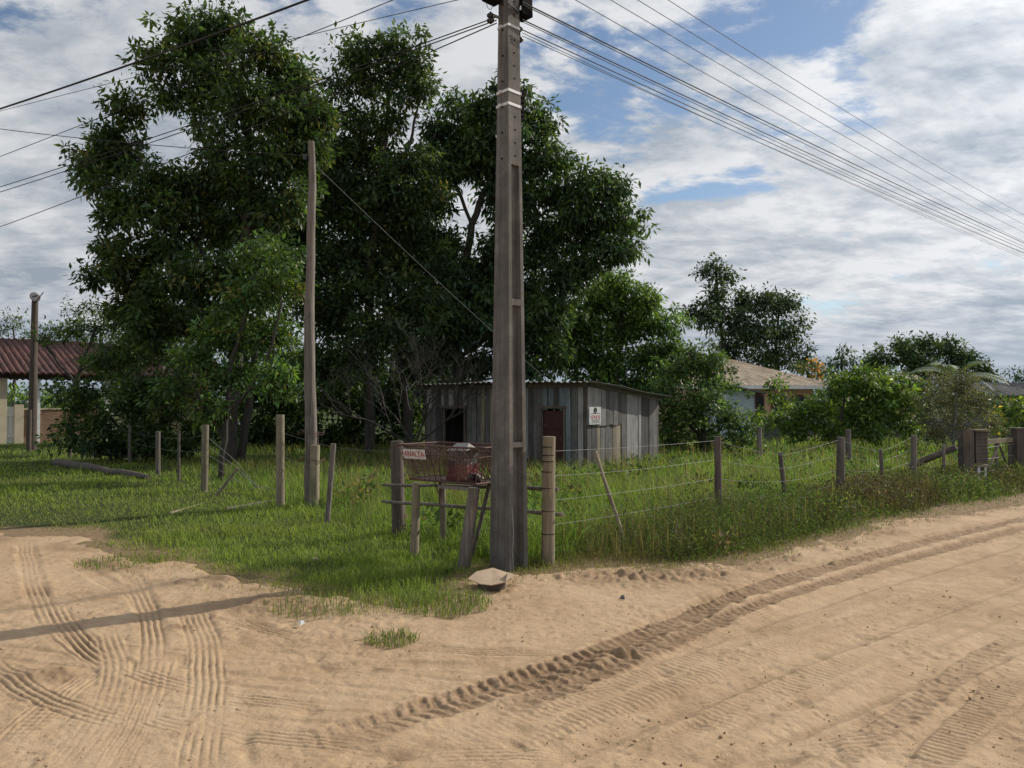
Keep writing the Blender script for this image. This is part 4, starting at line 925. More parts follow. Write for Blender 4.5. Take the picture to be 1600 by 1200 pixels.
def tree(name, label, Y0, trunks, blobs, col, L=.15, wr=.36, dens=1.0, n_per=42, mat='leaf', droop=.6, cr=.36, bark='bark', cat='tree', group=None, tip=None, tipf=.12, seed=1, dmul=.8, var=.4, trunk_name='trunk', fill=.55):
    g = np.random.default_rng(seed+100); random.seed(seed)
    b0 = trunks[0][0]; base = P(b0[0], b0[1], Y0); base.z = gz(base.x, base.y)
    root = empty(name, base); tag(root, label, cat, group)
    tm = MB(); tp = []
    for st in trunks:
        pts = []
        for i, q in enumerate(st):
            p = P(q[0], q[1], Y0+(q[3] if len(q) > 3 else 0)); 
            if i == 0 and st is trunks[0]: p = base-Vector((0, 0, .2))
            pts.append(p)
        # densify
        out = []; rr = []
        for i in range(len(pts)-1):
            for k in range(4): t = k/4; out.append(pts[i].lerp(pts[i+1], t)+Vector((random.uniform(-1, 1), random.uniform(-1, 1), 0))*.03); rr.append((st[i][2]*(1-t)+st[i+1][2]*t)/F*Y0/2)
        out.append(pts[-1]); rr.append(st[-1][2]/F*Y0/2)
        tm.tube([p-base for p in out], rr, 9, True, .06); tp += list(zip(out, rr))
    cc = []; rc = []
    for (px, py, r, *dy) in blobs:
        dy = dy[0] if dy else random.uniform(-1, 1)*r/F*Y0*dmul
        c = P(px, py, Y0+dy); rad = r/F*(Y0+dy)
        # limb from the trunk
        lo = [q for q in tp if q[0].z < c.z+.1] or tp; q = min(lo, key=lambda q: (q[0]-c).length+.35*abs(q[0].z-(c.z-.6))); a = q[0]; mid = a.lerp(c, .5)+Vector((random.uniform(-.2, .2), random.uniform(-.2, .2), -.12*(c-a).length*random.random()))
        r0 = min(q[1]*.5, .03+.009*(c-a).length); tm.tube([a-base, mid-base, c-base], [r0, r0*.6, r0*.3], 5, False)
        k = max(4, int(dens*9*(rad/cr)**1.9)); u = g.normal(size=(k, 3)); u /= np.linalg.norm(u, axis=1)[:, None]
        s = rad*np.clip(g.random(k)**fill, .1, 1)*(.70+.42*g.random(k)); far = g.random(k) < .10; s = np.where(far, rad*(1.05+.32*g.random(k)), s); el_ = Vector((random.uniform(.8, 1.25), 1, random.uniform(.75, 1.15))); u = u*np.array(el_)[None, :]; pts = np.array(c)[None, :]+u*s[:, None]*np.array([1, .95, .88])
        for t_ in pts[:: max(1, k//5)]: tm.tube([c-base, c.lerp(Vector(t_), .5)-base+Vector((0, 0, -.05)), Vector(t_)-base], [r0*.35, r0*.22, .006], 4, False)
        cc.append(pts); rc.append(np.full(k, cr)*(.5+.8*g.random(k))*np.where(far, .6, 1))
    cc = np.concatenate(cc); rc = np.concatenate(rc); ok = cc[:, 2] > .15; cc = cc[ok]; rc = rc[ok]
    tm.build(trunk_name, M[bark], root)
    V, Fc, T = leaves(cc, rc, n_per, L, wr, col, var, droop, tip, tipf, seed)
    V[:, 2] = np.maximum(V[:, 2], .03); V -= np.array(base)[None, :]
    o = link('crown', mesh_np('crown', V, Fc, M[mat], False, T), root); return root
DG = (.027, .050, .021); YG = (.14, .11, .03)
tree('broadleaf_tree', 'tallest dark broadleaf tree with several stems behind the lawn fence', 18.8,
     [[(355, 733, 26), (362, 640, 22), (372, 500, 20), (386, 360, 17), (392, 250, 14), (380, 150, 10), (345, 80, 5)], [(372, 735, 15, .3), (388, 640, 13, .5), (402, 520, 11, .6), (430, 380, 9, .4), (455, 220, 5, .3)], [(372, 500, 8), (320, 400, 6, .3), (260, 310, 5, .4), (205, 230, 3, .3)], [(388, 350, 10), (330, 250, 8, .4), (290, 140, 5, .5)]],
     [(300, 60, 52), (350, 52, 45), (248, 95, 36), (405, 80, 45), (450, 115, 45), (335, 125, 52), (400, 160, 55), (478, 165, 40), (262, 148, 30), (312, 178, 26), (205, 175, 26), (185, 240, 46), (150, 258, 34), (135, 268, 20), (165, 215, 30), (188, 160, 22), (245, 280, 40), (300, 300, 48), (215, 315, 42), (185, 335, 30), (350, 235, 46), (425, 240, 52), (465, 215, 38), (335, 350, 52), (255, 385, 48), (195, 405, 42), (165, 385, 24), (400, 330, 52), (300, 435, 58), (228, 450, 44), (372, 430, 48), (195, 475, 32), (450, 310, 42), (480, 235, 40), (500, 190, 34), (330, 290, 40), (380, 290, 40), (440, 180, 40), (160, 300, 26), (150, 430, 22), (270, 330, 40), (230, 500, 40), (290, 500, 46), (350, 500, 46)],
     DG, L=.17, wr=.38, dens=1.3, cr=.37, tip=(.085, .085, .028), tipf=.08, seed=3, n_per=46)
tree('young_tree', 'lighter green young tree in front of the tallest tree beside the wooden pole', 15.8, [[(345, 745, 9), (352, 660, 8), (365, 560, 7), (395, 450, 4)], [(352, 660, 5), (420, 560, 4, -.2), (440, 470, 3, -.2)], [(350, 690, 5), (300, 600, 4, -.3)]],
     [(405, 400, 36), (435, 440, 40), (385, 465, 42), (350, 520, 46), (425, 520, 44), (445, 400, 24), (305, 560, 42), (365, 585, 42), (435, 595, 34), (280, 612, 32), (330, 640, 28)], (.036, .070, .024), L=.14, wr=.38, dens=1.0, cr=.30, tip=(.09, .085, .03), tipf=.10, seed=8, n_per=40)
tree('broadleaf_tree', 'tall slender broadleaf tree with a rounded top, behind the wooden pole', 23, [[(577, 704, 18), (577, 560, 15), (577, 430, 14), (590, 300, 10), (605, 190, 7), (612, 90, 4)], [(577, 430, 8), (540, 330, 6, .5), (520, 250, 4, .6)], [(590, 300, 7), (640, 230, 5), (655, 150, 3)], [(640, 702, 12, 1), (628, 560, 9, 1.2), (600, 430, 7, 1)]],
     [(560, 90, 36), (612, 72, 36), (648, 100, 34), (590, 125, 40), (640, 145, 32), (540, 135, 28), (665, 130, 20), (530, 235, 44), (580, 235, 44), (495, 300, 52), (560, 330, 52), (615, 300, 46), (635, 255, 36), (520, 400, 52), (585, 430, 52), (640, 400, 48), (480, 350, 36), (510, 500, 46), (600, 520, 50), (660, 480, 44), (475, 200, 34), (500, 175, 30), (660, 300, 30), (470, 440, 40), (510, 240, 38), (520, 290, 44), (670, 250, 30), (560, 185, 30), (610, 185, 26), (560, 280, 44), (600, 370, 46), (540, 460, 46), (640, 450, 46), (480, 260, 40), (450, 360, 34), (630, 350, 40), (560, 560, 46), (500, 570, 44), (650, 540, 40)],
     (.027, .049, .022), L=.19, wr=.38, dens=1.25, cr=.43, tip=(.08, .08, .03), tipf=.05, seed=5, n_per=46)
tree('broadleaf_tree', 'wide broadleaf tree arching over the shed behind the concrete pole', 25, [[(712, 700, 17), (715, 560, 15), (722, 430, 13), (738, 350, 11), (762, 285, 9), (790, 190, 5)], [(722, 430, 9), (820, 400, 8, .5), (880, 350, 6, .3), (930, 310, 4, .2)], [(738, 350, 6), (700, 260, 5), (690, 210, 3)], [(715, 560, 8), (830, 480, 6, .6), (900, 420, 4, .4)]],
     [(800, 152, 32), (762, 172, 38), (722, 192, 42), (682, 205, 30), (838, 192, 36), (690, 262, 40), (752, 250, 42), (810, 250, 46), (855, 240, 32), (662, 320, 34), (800, 340, 44), (845, 390, 44), (870, 300, 30), (915, 290, 36), (955, 298, 34), (930, 350, 44), (972, 345, 30), (955, 395, 34), (985, 382, 18), (905, 418, 38), (690, 425, 46), (765, 430, 46), (820, 455, 46), (868, 480, 38), (722, 500, 50), (792, 520, 46), (858, 540, 36), (662, 560, 42), (742, 568, 36), (820, 575, 30), (700, 600, 30), (880, 250, 18), (780, 210, 40), (720, 240, 34), (780, 300, 40), (830, 300, 44), (680, 300, 34), (650, 380, 40), (700, 380, 34), (780, 390, 44), (730, 450, 46), (880, 360, 36), (900, 330, 34), (880, 430, 36), (830, 510, 44), (760, 480, 44), (690, 480, 44), (690, 540, 40)],
     (.027, .051, .024), L=.22, wr=.36, dens=1.25, cr=.43, droop=.9, seed=6, n_per=46)
tree('background_tree', 'dark tree filling the gap behind the tall slender tree', 33, [[(540, 690, 12), (545, 560, 10), (540, 420, 5)]],
     [(500, 330, 40), (560, 320, 40), (620, 340, 40), (470, 400, 44), (540, 400, 50), (610, 420, 50), (660, 400, 40), (450, 480, 46), (520, 490, 50), (590, 510, 50), (650, 490, 46), (440, 560, 44), (510, 570, 46), (580, 590, 46), (650, 570, 44), (700, 520, 40), (720, 590, 40)], (.028, .050, .020), L=.24, wr=.42, dens=.7, cr=.6, seed=31, n_per=40)
tree('background_tree', 'dark spreading tree behind the tiled house and the tallest tree', 37, [[(380, 680, 12), (382, 560, 10), (385, 440, 5)]],
     [(300, 400, 40), (350, 370, 42), (410, 370, 42), (280, 450, 40), (340, 440, 46), (400, 450, 48), (450, 430, 40), (270, 510, 40), (330, 520, 46), (400, 530, 48), (300, 570, 36), (360, 590, 40), (430, 580, 40)], (.028, .050, .020), L=.26, wr=.42, dens=.7, cr=.65, seed=32, n_per=40)
tree('shade_tree', 'rounded mid green tree standing right behind the shed', 28, [[(960, 700, 14), (962, 600, 12), (968, 520, 8), (975, 460, 4)]],
     [(970, 455, 32), (938, 470, 34), (1008, 470, 34), (1038, 508, 30), (980, 508, 44), (920, 520, 44), (890, 560, 40), (950, 570, 46), (1020, 560, 42), (1052, 545, 20), (900, 490, 30), (880, 510, 26), (930, 610, 36), (1000, 610, 36), (870, 480, 26), (868, 540, 30), (955, 440, 22), (1060, 575, 24)], (.046, .086, .030), L=.18, wr=.40, dens=1.5, cr=.42, seed=9, n_per=46)
tree('citrus_bush', 'dense dark glossy leaved citrus bush beside the shed', 22.5, [[(1100, 722, 9), (1098, 660, 8), (1095, 600, 4)], [(1098, 690, 6), (1060, 640, 4)]],
     [(1060, 580, 34), (1102, 572, 34), (1124, 606, 30), (1090, 630, 44), (1050, 648, 44), (1138, 652, 30), (1160, 688, 22), (1110, 690, 38), (1055, 692, 34), (1036, 610, 28), (1082, 556, 26), (1118, 568, 20), (1160, 668, 20)], (.040, .072, .030), L=.11, wr=.55, dens=1.0, cr=.30, seed=10, n_per=40, cat='bush', droop=.3)
tree('eucalyptus_tree', 'far tall dark tree group leader with a tufted top behind the peach house', 60, [[(1140, 640, 8), (1130, 540, 7), (1122, 470, 5), (1118, 420, 3)], [(1215, 620, 6), (1212, 540, 5, 1), (1218, 480, 3, 1)]],
     [(1115, 418, 17), (1137, 432, 16), (1100, 425, 10), (1120, 462, 22), (1110, 492, 30), (1080, 490, 12), (1150, 500, 30), (1160, 470, 20), (1190, 470, 24), (1212, 478, 24), (1234, 468, 14), (1252, 500, 10), (1225, 520, 26), (1180, 520, 32), (1240, 542, 18), (1140, 545, 32), (1200, 560, 32), (1252, 565, 18), (1160, 590, 30)], (.032, .052, .028), L=.30, wr=.45, dens=1.4, cr=.8, seed=12, n_per=44, mat='leaf_dull')  # leaf colour lightened to carry distance haze
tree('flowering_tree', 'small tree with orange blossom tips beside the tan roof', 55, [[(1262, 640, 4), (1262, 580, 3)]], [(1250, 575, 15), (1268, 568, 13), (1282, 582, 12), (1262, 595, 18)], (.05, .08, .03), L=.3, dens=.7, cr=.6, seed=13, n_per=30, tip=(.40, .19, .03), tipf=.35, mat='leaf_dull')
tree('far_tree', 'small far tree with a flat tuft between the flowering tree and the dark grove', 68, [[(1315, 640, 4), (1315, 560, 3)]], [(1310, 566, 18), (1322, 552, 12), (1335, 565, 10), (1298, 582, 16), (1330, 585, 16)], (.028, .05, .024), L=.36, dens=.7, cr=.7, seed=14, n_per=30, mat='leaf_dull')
tree('far_tree', 'broad dark domed far tree behind the palm', 65, [[(1430, 640, 7), (1430, 560, 4)]], [(1380, 560, 22), (1412, 546, 22), (1445, 540, 20), (1478, 548, 22), (1508, 562, 22), (1532, 578, 16), (1362, 576, 16), (1440, 575, 28), (1490, 585, 22), (1548, 588, 9)], (.032, .056, .026), L=.34, wr=.45, dens=1.5, cr=.8, seed=15, n_per=44, mat='leaf_dull')  # haze of distance put into this leaf colour too
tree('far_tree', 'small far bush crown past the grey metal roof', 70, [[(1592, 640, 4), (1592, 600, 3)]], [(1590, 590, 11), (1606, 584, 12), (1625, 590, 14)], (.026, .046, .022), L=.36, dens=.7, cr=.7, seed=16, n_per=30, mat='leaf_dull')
tree('leafy_shrub', 'bright light green leafy shrub by the block wall', 25, [[(1310, 706, 6), (1312, 660, 5), (1320, 620, 3)], [(1310, 690, 4), (1250, 650, 3)], [(1310, 690, 4), (1390, 640, 3)]],
     [(1236, 655, 20), (1276, 636, 22), (1312, 604, 26), (1350, 610, 30), (1390, 610, 26), (1330, 648, 34), (1272, 656, 28), (1400, 648, 30), (1218, 662, 16), (1212, 602, 12), (1222, 622, 12), (1240, 672, 18), (1300, 676, 22), (1360, 672, 24), (1415, 630, 22), (1345, 590, 18), (1375, 640, 26), (1425, 665, 20), (1195, 650, 10)], (.058, .100, .028), L=.17, wr=.42, dens=1.1, cr=.34, seed=17, n_per=36, cat='shrub')
tree('twiggy_bush', 'grey brown twiggy bush beside the light green shrub', 22, [[(1490, 716, 5), (1490, 670, 4), (1495, 620, 2)], [(1490, 690, 3), (1450, 640, 2)], [(1490, 690, 3), (1535, 640, 2)]],
     [(1470, 598, 20), (1510, 594, 18), (1458, 620, 28), (1500, 610, 30), (1530, 630, 28), (1442, 650, 24), (1490, 655, 36), (1550, 660, 20), (1460, 680, 24), (1520, 684, 24)], (.068, .074, .048), L=.085, wr=.40, dens=1.0, cr=.24, seed=18, n_per=30, mat='leaf_dull', cat='bush', droop=-.1, bark='bark_grey')
tree('garden_hedge', 'low dark green hedge joining the far shrubs along the block wall', 31, [[(1360, 690, 4), (1360, 650, 3)]], [(1200, 655, 14), (1235, 640, 16), (1290, 625, 22), (1330, 600, 20), (1370, 595, 22), (1410, 600, 24), (1440, 610, 24), (1480, 625, 24), (1530, 630, 24), (1570, 640, 22), (1600, 650, 22), (1400, 640, 26), (1350, 650, 26)], (.034, .060, .024), L=.18, dens=.9, cr=.36, seed=33, n_per=32, cat='hedge')
tree('leafy_shrub', 'yellow green broadleaf plants behind the field gate', 24, [[(1585, 706, 4), (1585, 650, 3)]], [(1568, 655, 18), (1590, 640, 20), (1612, 650, 22), (1585, 675, 18), (1640, 660, 26)], (.058, .098, .03), L=.22, wr=.4, dens=.6, cr=.32, seed=19, n_per=24, cat='shrub', tip=(.30, .24, .04), tipf=.1)
tree('dark_shrub', 'dark dense shrub screening the tiled house porch', 20.5, [[(205, 724, 8), (208, 660, 7), (215, 580, 4)], [(208, 690, 5), (140, 620, 4)]],
     [(232, 520, 46), (178, 565, 34), (135, 612, 24), (205, 618, 46), (155, 660, 30), (240, 676, 36), (112, 668, 18), (95, 610, 16), (120, 635, 20), (85, 690, 12), (255, 600, 38), (200, 690, 30), (270, 640, 24), (150, 692, 22), (180, 702, 20), (235, 702, 22), (285, 695, 24), (305, 665, 26), (125, 690, 16)], (.030, .054, .020), L=.14, wr=.42, dens=1.2, cr=.32, seed=20, n_per=42, cat='shrub')
tree('overhanging_tree', 'dark leafy tree hanging over the red tile roof by the dish mast', 24, [[(110, 706, 8), (118, 600, 7), (150, 510, 4)], [(118, 600, 5), (70, 540, 3)]],
     [(75, 522, 18), (110, 515, 22), (150, 510, 28), (190, 500, 30), (165, 560, 24), (210, 550, 34), (250, 540, 34), (280, 560, 34), (260, 490, 34), (190, 600, 28)], (.028, .050, .020), L=.15, wr=.4, dens=.8, cr=.34, seed=25, n_per=36)
tree('understory_shrub', 'shadowed undergrowth between the trunks left of the shed', 27, [[(545, 700, 6), (548, 640, 4)]], [(450, 640, 40), (512, 620, 42), (588, 638, 40), (640, 630, 36), (560, 672, 30), (480, 680, 30), (420, 670, 30), (400, 620, 34), (340, 660, 34), (300, 690, 24), (650, 585, 30), (430, 600, 36), (470, 560, 36), (540, 600, 40), (610, 600, 36), (520, 680, 34), (600, 690, 30), (450, 690, 30), (390, 680, 28), (640, 670, 28)], (.030, .056, .020), L=.20, wr=.42, dens=1.2, cr=.42, seed=21, n_per=36, cat='shrub')
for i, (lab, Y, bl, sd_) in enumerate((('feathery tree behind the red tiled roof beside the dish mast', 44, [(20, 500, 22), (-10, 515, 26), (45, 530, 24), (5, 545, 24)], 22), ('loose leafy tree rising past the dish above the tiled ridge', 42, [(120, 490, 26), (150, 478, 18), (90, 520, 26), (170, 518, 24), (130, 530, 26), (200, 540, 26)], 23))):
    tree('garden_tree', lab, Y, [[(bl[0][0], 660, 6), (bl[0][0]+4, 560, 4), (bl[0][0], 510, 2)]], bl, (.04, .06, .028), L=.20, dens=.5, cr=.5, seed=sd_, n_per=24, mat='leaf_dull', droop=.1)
tree('garden_hedge', 'sunlit green hedge seen through the open porch', 38, [[(70, 676, 5), (70, 650, 4)]], [(20, 615, 24), (60, 620, 26), (100, 622, 26), (140, 624, 26), (180, 620, 26), (220, 610, 26), (-30, 610, 26), (260, 600, 26)], (.07, .12, .03), L=.2, dens=.5, cr=.45, seed=24, n_per=26, cat='hedge')
# far-off wood closing the horizon
g = np.random.default_rng(40); n = 900; ang = g.uniform(-1.25, 1.25, n); dist = g.uniform(95, 150, n); cc = np.c_[np.sin(ang)*dist, np.cos(ang)*dist, g.random(n)**.8*(3.2+2.2*NA(ang*9, ang*0, 1, 2))+.3]
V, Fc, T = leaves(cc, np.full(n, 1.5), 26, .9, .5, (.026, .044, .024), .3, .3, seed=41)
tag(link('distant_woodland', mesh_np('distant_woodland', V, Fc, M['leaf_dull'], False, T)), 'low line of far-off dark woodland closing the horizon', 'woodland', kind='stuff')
# palm fronds
pb = P(1490, 640, 34); pb.z = 0; pm = empty('palm', pb); tag(pm, 'palm with grey green arching fronds above the twiggy bush', 'palm')
ct = P(1490, 592, 34)-pb; MB().tube([(0, 0, -.2), (0.03, 0, ct.z*.5), tuple(ct)], [.16, .12, .10], 9, True, .06).build('trunk', M['bark'], pm)
random.seed(3)
for k in range(15):
    az = k*2.4; el = random.uniform(.35, 1.2); Lf = random.uniform(1.7, 2.6); m = MB(); pts = []
    for i in range(9):
        t = i/8; hgt = Lf*(math.sin(el)*t-.55*t*t); rr = Lf*math.cos(el)*t*.9+.25*t*t; pts.append(ct+Vector((math.cos(az)*rr, math.sin(az)*rr, hgt)))
    m.tube(pts, [.022*(1-i/10) for i in range(9)], 4, False); sdv = Vector((-math.sin(az), math.cos(az), 0))
    for i in range(1, 8):
        for h_ in (0, .5):
            p = pts[i].lerp(pts[i+1], h_); tg = (pts[i+1]-pts[i]).normalized(); l = .55*(1-abs(i/8-.45))
            for s_ in (-1, 1): e_ = p+sdv*s_*l*.8+tg*l*.55-Vector((0, 0, l*.35)); m.add([p, p.lerp(e_, .4)+tg*.05, e_, p.lerp(e_, .4)-tg*.05], [(0, 1, 2, 3)])
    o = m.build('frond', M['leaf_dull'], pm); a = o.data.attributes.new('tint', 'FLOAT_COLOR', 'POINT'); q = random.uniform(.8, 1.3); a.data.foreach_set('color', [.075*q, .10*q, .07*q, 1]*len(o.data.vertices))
# bare dead shrub
random.seed(21); db = P(648, 700, 19.0); db.z = 0; ds_ = empty('bare_shrub', db); tag(ds_, 'leafless grey shrub with a tangle of thin twigs left of the shed', 'shrub'); tw = MB()
def grow(p, dv, l, r, dep):
    if dep == 0 or r < .002: return
    n = 3; pts = [p]
    for i in range(n): dv = (dv+Vector((random.uniform(-.22, .22), random.uniform(-.22, .22), random.uniform(-.10, .16)))).normalized(); pts.append(pts[-1]+dv*l/n)
    tw.tube(pts, [r, r*.88, r*.76, r*.62], 4 if r < .015 else 6, False)
    for _ in range(random.choice((2, 3, 3))):
        q = random.uniform(.35, 1.0); b = pts[0].lerp(pts[-1], q) if q < .9 else pts[-1]
        nd = (dv+Vector((random.uniform(-.9, .9), random.uniform(-.7, .7), random.uniform(-.3, .5)))).normalized(); grow(b, nd, l*random.uniform(.6, .85), r*random.uniform(.5, .68), dep-1)
for dv, l in ((Vector((.05, 0, 1)), 1.5), (Vector((.55, -.1, .9)), 1.3), (Vector((-.5, -.1, .9)), 1.3), (Vector((.8, 0, .55)), 1.2), (Vector((-.9, 0, .5)), 1.2)): grow(Vector((0, 0, 0 if l > 1.4 else .5)), dv.normalized(), l, .034, 6)
tw.build('branches', M['bark'], ds_)

# ------------------------------------------------------------------ grass
def blades(x, y, h, wd, col, seed, lean=.45, tipcol=None):
    g = np.random.default_rng(seed); N = len(x); h = h*(1-.72*np.exp(-((x-gpost.x-.1)**2+(y-gpost.y+.45)**2)/.35)); z = surf_h(x, y)-.008; az = g.uniform(0, 2*np.pi, N); fa = az+np.pi/2+g.normal(size=N)*.5
    ln = h*lean*(.25+g.random(N)); dx = np.cos(az); dy = np.sin(az); sx = np.cos(fa)*wd/2; sy = np.sin(fa)*wd/2
    b = np.c_[x, y, z]; mid = b+np.c_[dx*ln*.3, dy*ln*.3, h*.6]; tip = b+np.c_[dx*ln, dy*ln, h*(1-.25*g.random(N))]; s = np.c_[sx, sy, sx*0]
    V = np.stack([b-s, b+s, mid-s*.75, mid+s*.75, tip], 1).reshape(-1, 3); i = np.arange(N)*5
    Fc = np.stack([np.c_[i, i+1, i+3], np.c_[i, i+3, i+2], np.c_[i+2, i+3, i+4]], 1).reshape(-1, 3)
    T = np.repeat(col[:, None, :], 5, 1); T[:, 4] *= 1.15
    return V, Fc, T.reshape(-1, 3)
def scatter_px(n, x0, x1, y0, y1, seed):
    g = np.random.default_rng(seed); px = g.uniform(x0, x1, n); py = g.uniform(y0, y1, n)
    u = (px-800)/F; v = (600-py)/F; k = SP+v*CP; t = -CAMH/k; return u*t, (CP-v*SP)*t, g
def lot(x, y):   # >0 inside the fenced lot
    return np.minimum(y-(7.6+(x-.36)*.88), (y-(9.05-1.25*(x+1.36)))/1.6)
def in_shed(x, y):
    c, s = math.cos(sh.rotation_euler.z), math.sin(sh.rotation_euler.z); lx = (x-C0.x)*c+(y-C0.y)*s; ly = -(x-C0.x)*s+(y-C0.y)*c; return (lx > -.05) & (lx < LX+.1) & (ly > -.05) & (ly < LY+.1)
GR = np.array([.130, .205, .047]); DRY = np.array([.24, .185, .085]); RED = np.array([.105, .068, .050]); DKG = np.array([.045, .085, .024])
def mixc(g, N, a, b, t): return (a[None, :]*(1-t[:, None])+b[None, :]*t[:, None])*(1+.38*(g.random((N, 1))*2-1))
# lawn
x, y, g = scatter_px(120000, -260, 900, 690, 968, 51); dd = bdist(x, y)+.22*NA(x, y, 1.3, 3)+.10*NB(x, y, 5, 2); lt_ = lot(x, y)
worn = sstep(.9, -.1, dd-.55*NA(x, y, 1.6, 2)); left_worn = sstep(-3.2, -6.0, x)*sstep(4.5, .5, dd)
keepm = (dd > -.5) & (lt_ < .15) & (g.random(len(x)) > np.clip(worn*.90+left_worn*.35+.09*sstep(.1, -.4, dd), 0, .985)); x, y, dd, worn, lw2 = x[keepm], y[keepm], dd[keepm], worn[keepm], left_worn[keepm]; N = len(x); dist = np.hypot(x, y)
tuft = sstep(.0, .6, NB(x, y, 1.5, 3)); h = (.045+.075*tuft+.05*g.random(N))*(1-.45*worn)*(1-.45*lw2); wd = np.maximum(.005, .00075*dist)*(.7+.6*g.random(N))
col = mixc(g, N, GR*np.array([1.55, 1.30, 1.10]), DRY, np.clip(.15+.34*sstep(.0, .6, NA(x+5, y+2, .7, 3))+.55*worn+.30*lw2+.35*(g.random(N) < .10), 0, 1)*.9)
V, Fc, T = blades(x, y, h, wd, col, 52, .8); tag(link('lawn_grass', mesh_np('lawn_grass', V, Fc, M['grass'], False, T)), 'short bright green grass of the verge and lawn', 'grass', kind='stuff')
# tall grass in the lot
x, y, g = scatter_px(125000, -150, 1850, 690, 890, 53); lt_ = lot(x, y); dd = bdist(x, y); keepm = (lt_ > .0) & (dd > .3) & ~in_shed(x, y); x, y, lt_ = x[keepm], y[keepm], lt_[keepm]; N = len(x); dist = np.hypot(x, y)
pat = NA(x+3, y+8, .55, 3); pat2 = NB(x, y, 1.1, 2); h = (.22+.20*pat+.15*pat2+.24*g.random(N)**2).clip(.07, .8); leftside = sstep(-1.0, -3.0, x); h *= (1-.35*leftside)*sstep(-.2, .7, lt_+.25); wd = np.maximum(.007, .0008*dist)*(.7+.6*g.random(N))
col_k = 1; dry = np.clip(.16+.25*sstep(-.1, .6, NA(x+15, y+2, .4, 3))+.6*sstep(.0, .7, pat2+.3*pat)*g.random(N)+.5*(g.random(N) < .12), 0, .9); col = mixc(g, N, GR*np.array([1.25, 1.18, 1.05]), DRY*.9, dry)
V, Fc, T = blades(x, y, h, wd, col, 54, .75); tag(link('tall_grass', mesh_np('tall_grass', V, Fc, M['grass'], False, T)), 'long green and straw coloured grass filling the fenced lot', 'grass', kind='stuff')
# broad-leaved weeds among the long grass
gw = np.random.default_rng(66); wx = gw.uniform(-2.5, 13, 1500); wy = gw.uniform(8.5, 24, 1500); kk = (lot(wx, wy) > .2) & ~in_shed(wx, wy) & (NA(wx+33, wy, .6, 2) > .0); wx, wy = wx[kk][:420], wy[kk][:420]
V, Fc, T = leaves(np.c_[wx, wy, .10+.16*gw.random(len(wx))], .08+.14*gw.random(len(wx)), 34, .085, .55, (.075, .115, .035), .55, -.2, (.19, .14, .06), .22, 67, .9); V[:, 2] = np.maximum(V[:, 2], .02)
tag(link('broad_weeds', mesh_np('broad_weeds', V, Fc, M['grass'], False, T)), 'low broad leaved weeds scattered through the long grass', 'weeds', kind='stuff')
# seed stalks standing above the long grass
x, y, g = scatter_px(5200, 520, 1800, 700, 880, 57); lt_ = lot(x, y); keepm = (lt_ > .1) & ~in_shed(x, y) & (NB(x, y, .8, 2) > -.25); x, y = x[keepm], y[keepm]; N = len(x); dist = np.hypot(x, y)
col = mixc(g, N, DRY*.9, np.array([.2, .13, .10]), g.random(N)); V, Fc, T = blades(x, y, .45+.35*g.random(N), np.maximum(.004, .0005*dist), col, 58, .35)
tag(link('grass_stalks', mesh_np('grass_stalks', V, Fc, M['grass'], False, T)), 'thin dry seed stalks standing above the long grass', 'grass', kind='stuff')
# verge grass between the fence and the sand
x, y, g = scatter_px(70000, 800, 1900, 730, 920, 71); lt_ = lot(x, y); dd = bdist(x, y)+.22*NA(x, y, 1.3, 3)+.10*NB(x, y, 5, 2); keepm = (lt_ < .15) & (dd > -.22) & (g.random(len(x)) < .03+.25*sstep(-.2, .1, dd)+.72*sstep(.0, .7, dd)) & (y > x*.55+6.2); x, y, dd = x[keepm], y[keepm], dd[keepm]; N = len(x); dist = np.hypot(x, y)
h = (.05+.16*sstep(.1, 1.0, dd)*(.4+.7*g.random(N)))*(1+.4*NA(x, y, 1.1, 2)); col = mixc(g, N, GR*.85, DRY*.8, np.clip(.48+.5*NB(x+9, y, .9, 2)+.3*g.random(N), 0, .95))
V, Fc, T = blades(x, y, h, np.maximum(.005, .0007*dist), col, 72, .9); tag(link('verge_grass', mesh_np('verge_grass', V, Fc, M['grass'], False, T)), 'ragged green and straw grass along the road edge below the fence', 'grass', kind='stuff')
# weeds along the road fence
x, y, g = scatter_px(60000, 860, 1900, 735, 885, 60); lt_ = lot(x, y); dd = bdist(x, y)+.15*NA(x, y, 1.3, 3); keepm = (dd > .12) & (lt_ < .55) & (lt_ > -2.2) & (g.random(len(x)) < sstep(.1, .8, dd)); x, y, dd = x[keepm], y[keepm], dd[keepm]
kk = (g.random(len(x)) < .15+.85*sstep(.8, 2.6, x)) & (np.hypot(x-gpost.x-.1, y-gpost.y+.5) > .55); x, y, dd = x[kk][:15000], y[kk][:15000], dd[kk][:15000]; N = len(x); dist = np.hypot(x, y); hh_ = (.09+.33*sstep(.15, 1.1, dd)*(.55+.6*g.random(N)))*(1+.3*NA(x, y, .9, 2))
reds = sstep(-.1, .6, NB(x+31, y, .7, 2)); cs = mixc(g, N, GR*.75, RED, np.clip(reds*.7+.45*g.random(N), 0, 1)); cl_ = cs*.8; cs = np.where(g.random((N, 1)) < .25, DRY[None, :]*(.5+.6*g.random((N, 1))), cs)*.95
V1, F1, T1 = blades(x, y, hh_, np.maximum(.005, .0006*dist), cs*.8, 61, .5)
k = 4; xi = np.repeat(np.arange(N), k); t = g.random(N*k)**.8; cpos = np.c_[x[xi]+g.normal(size=N*k)*.05, y[xi]+g.normal(size=N*k)*.05, surf_h(x, y)[xi]+hh_[xi]*(.12+.9*t)]
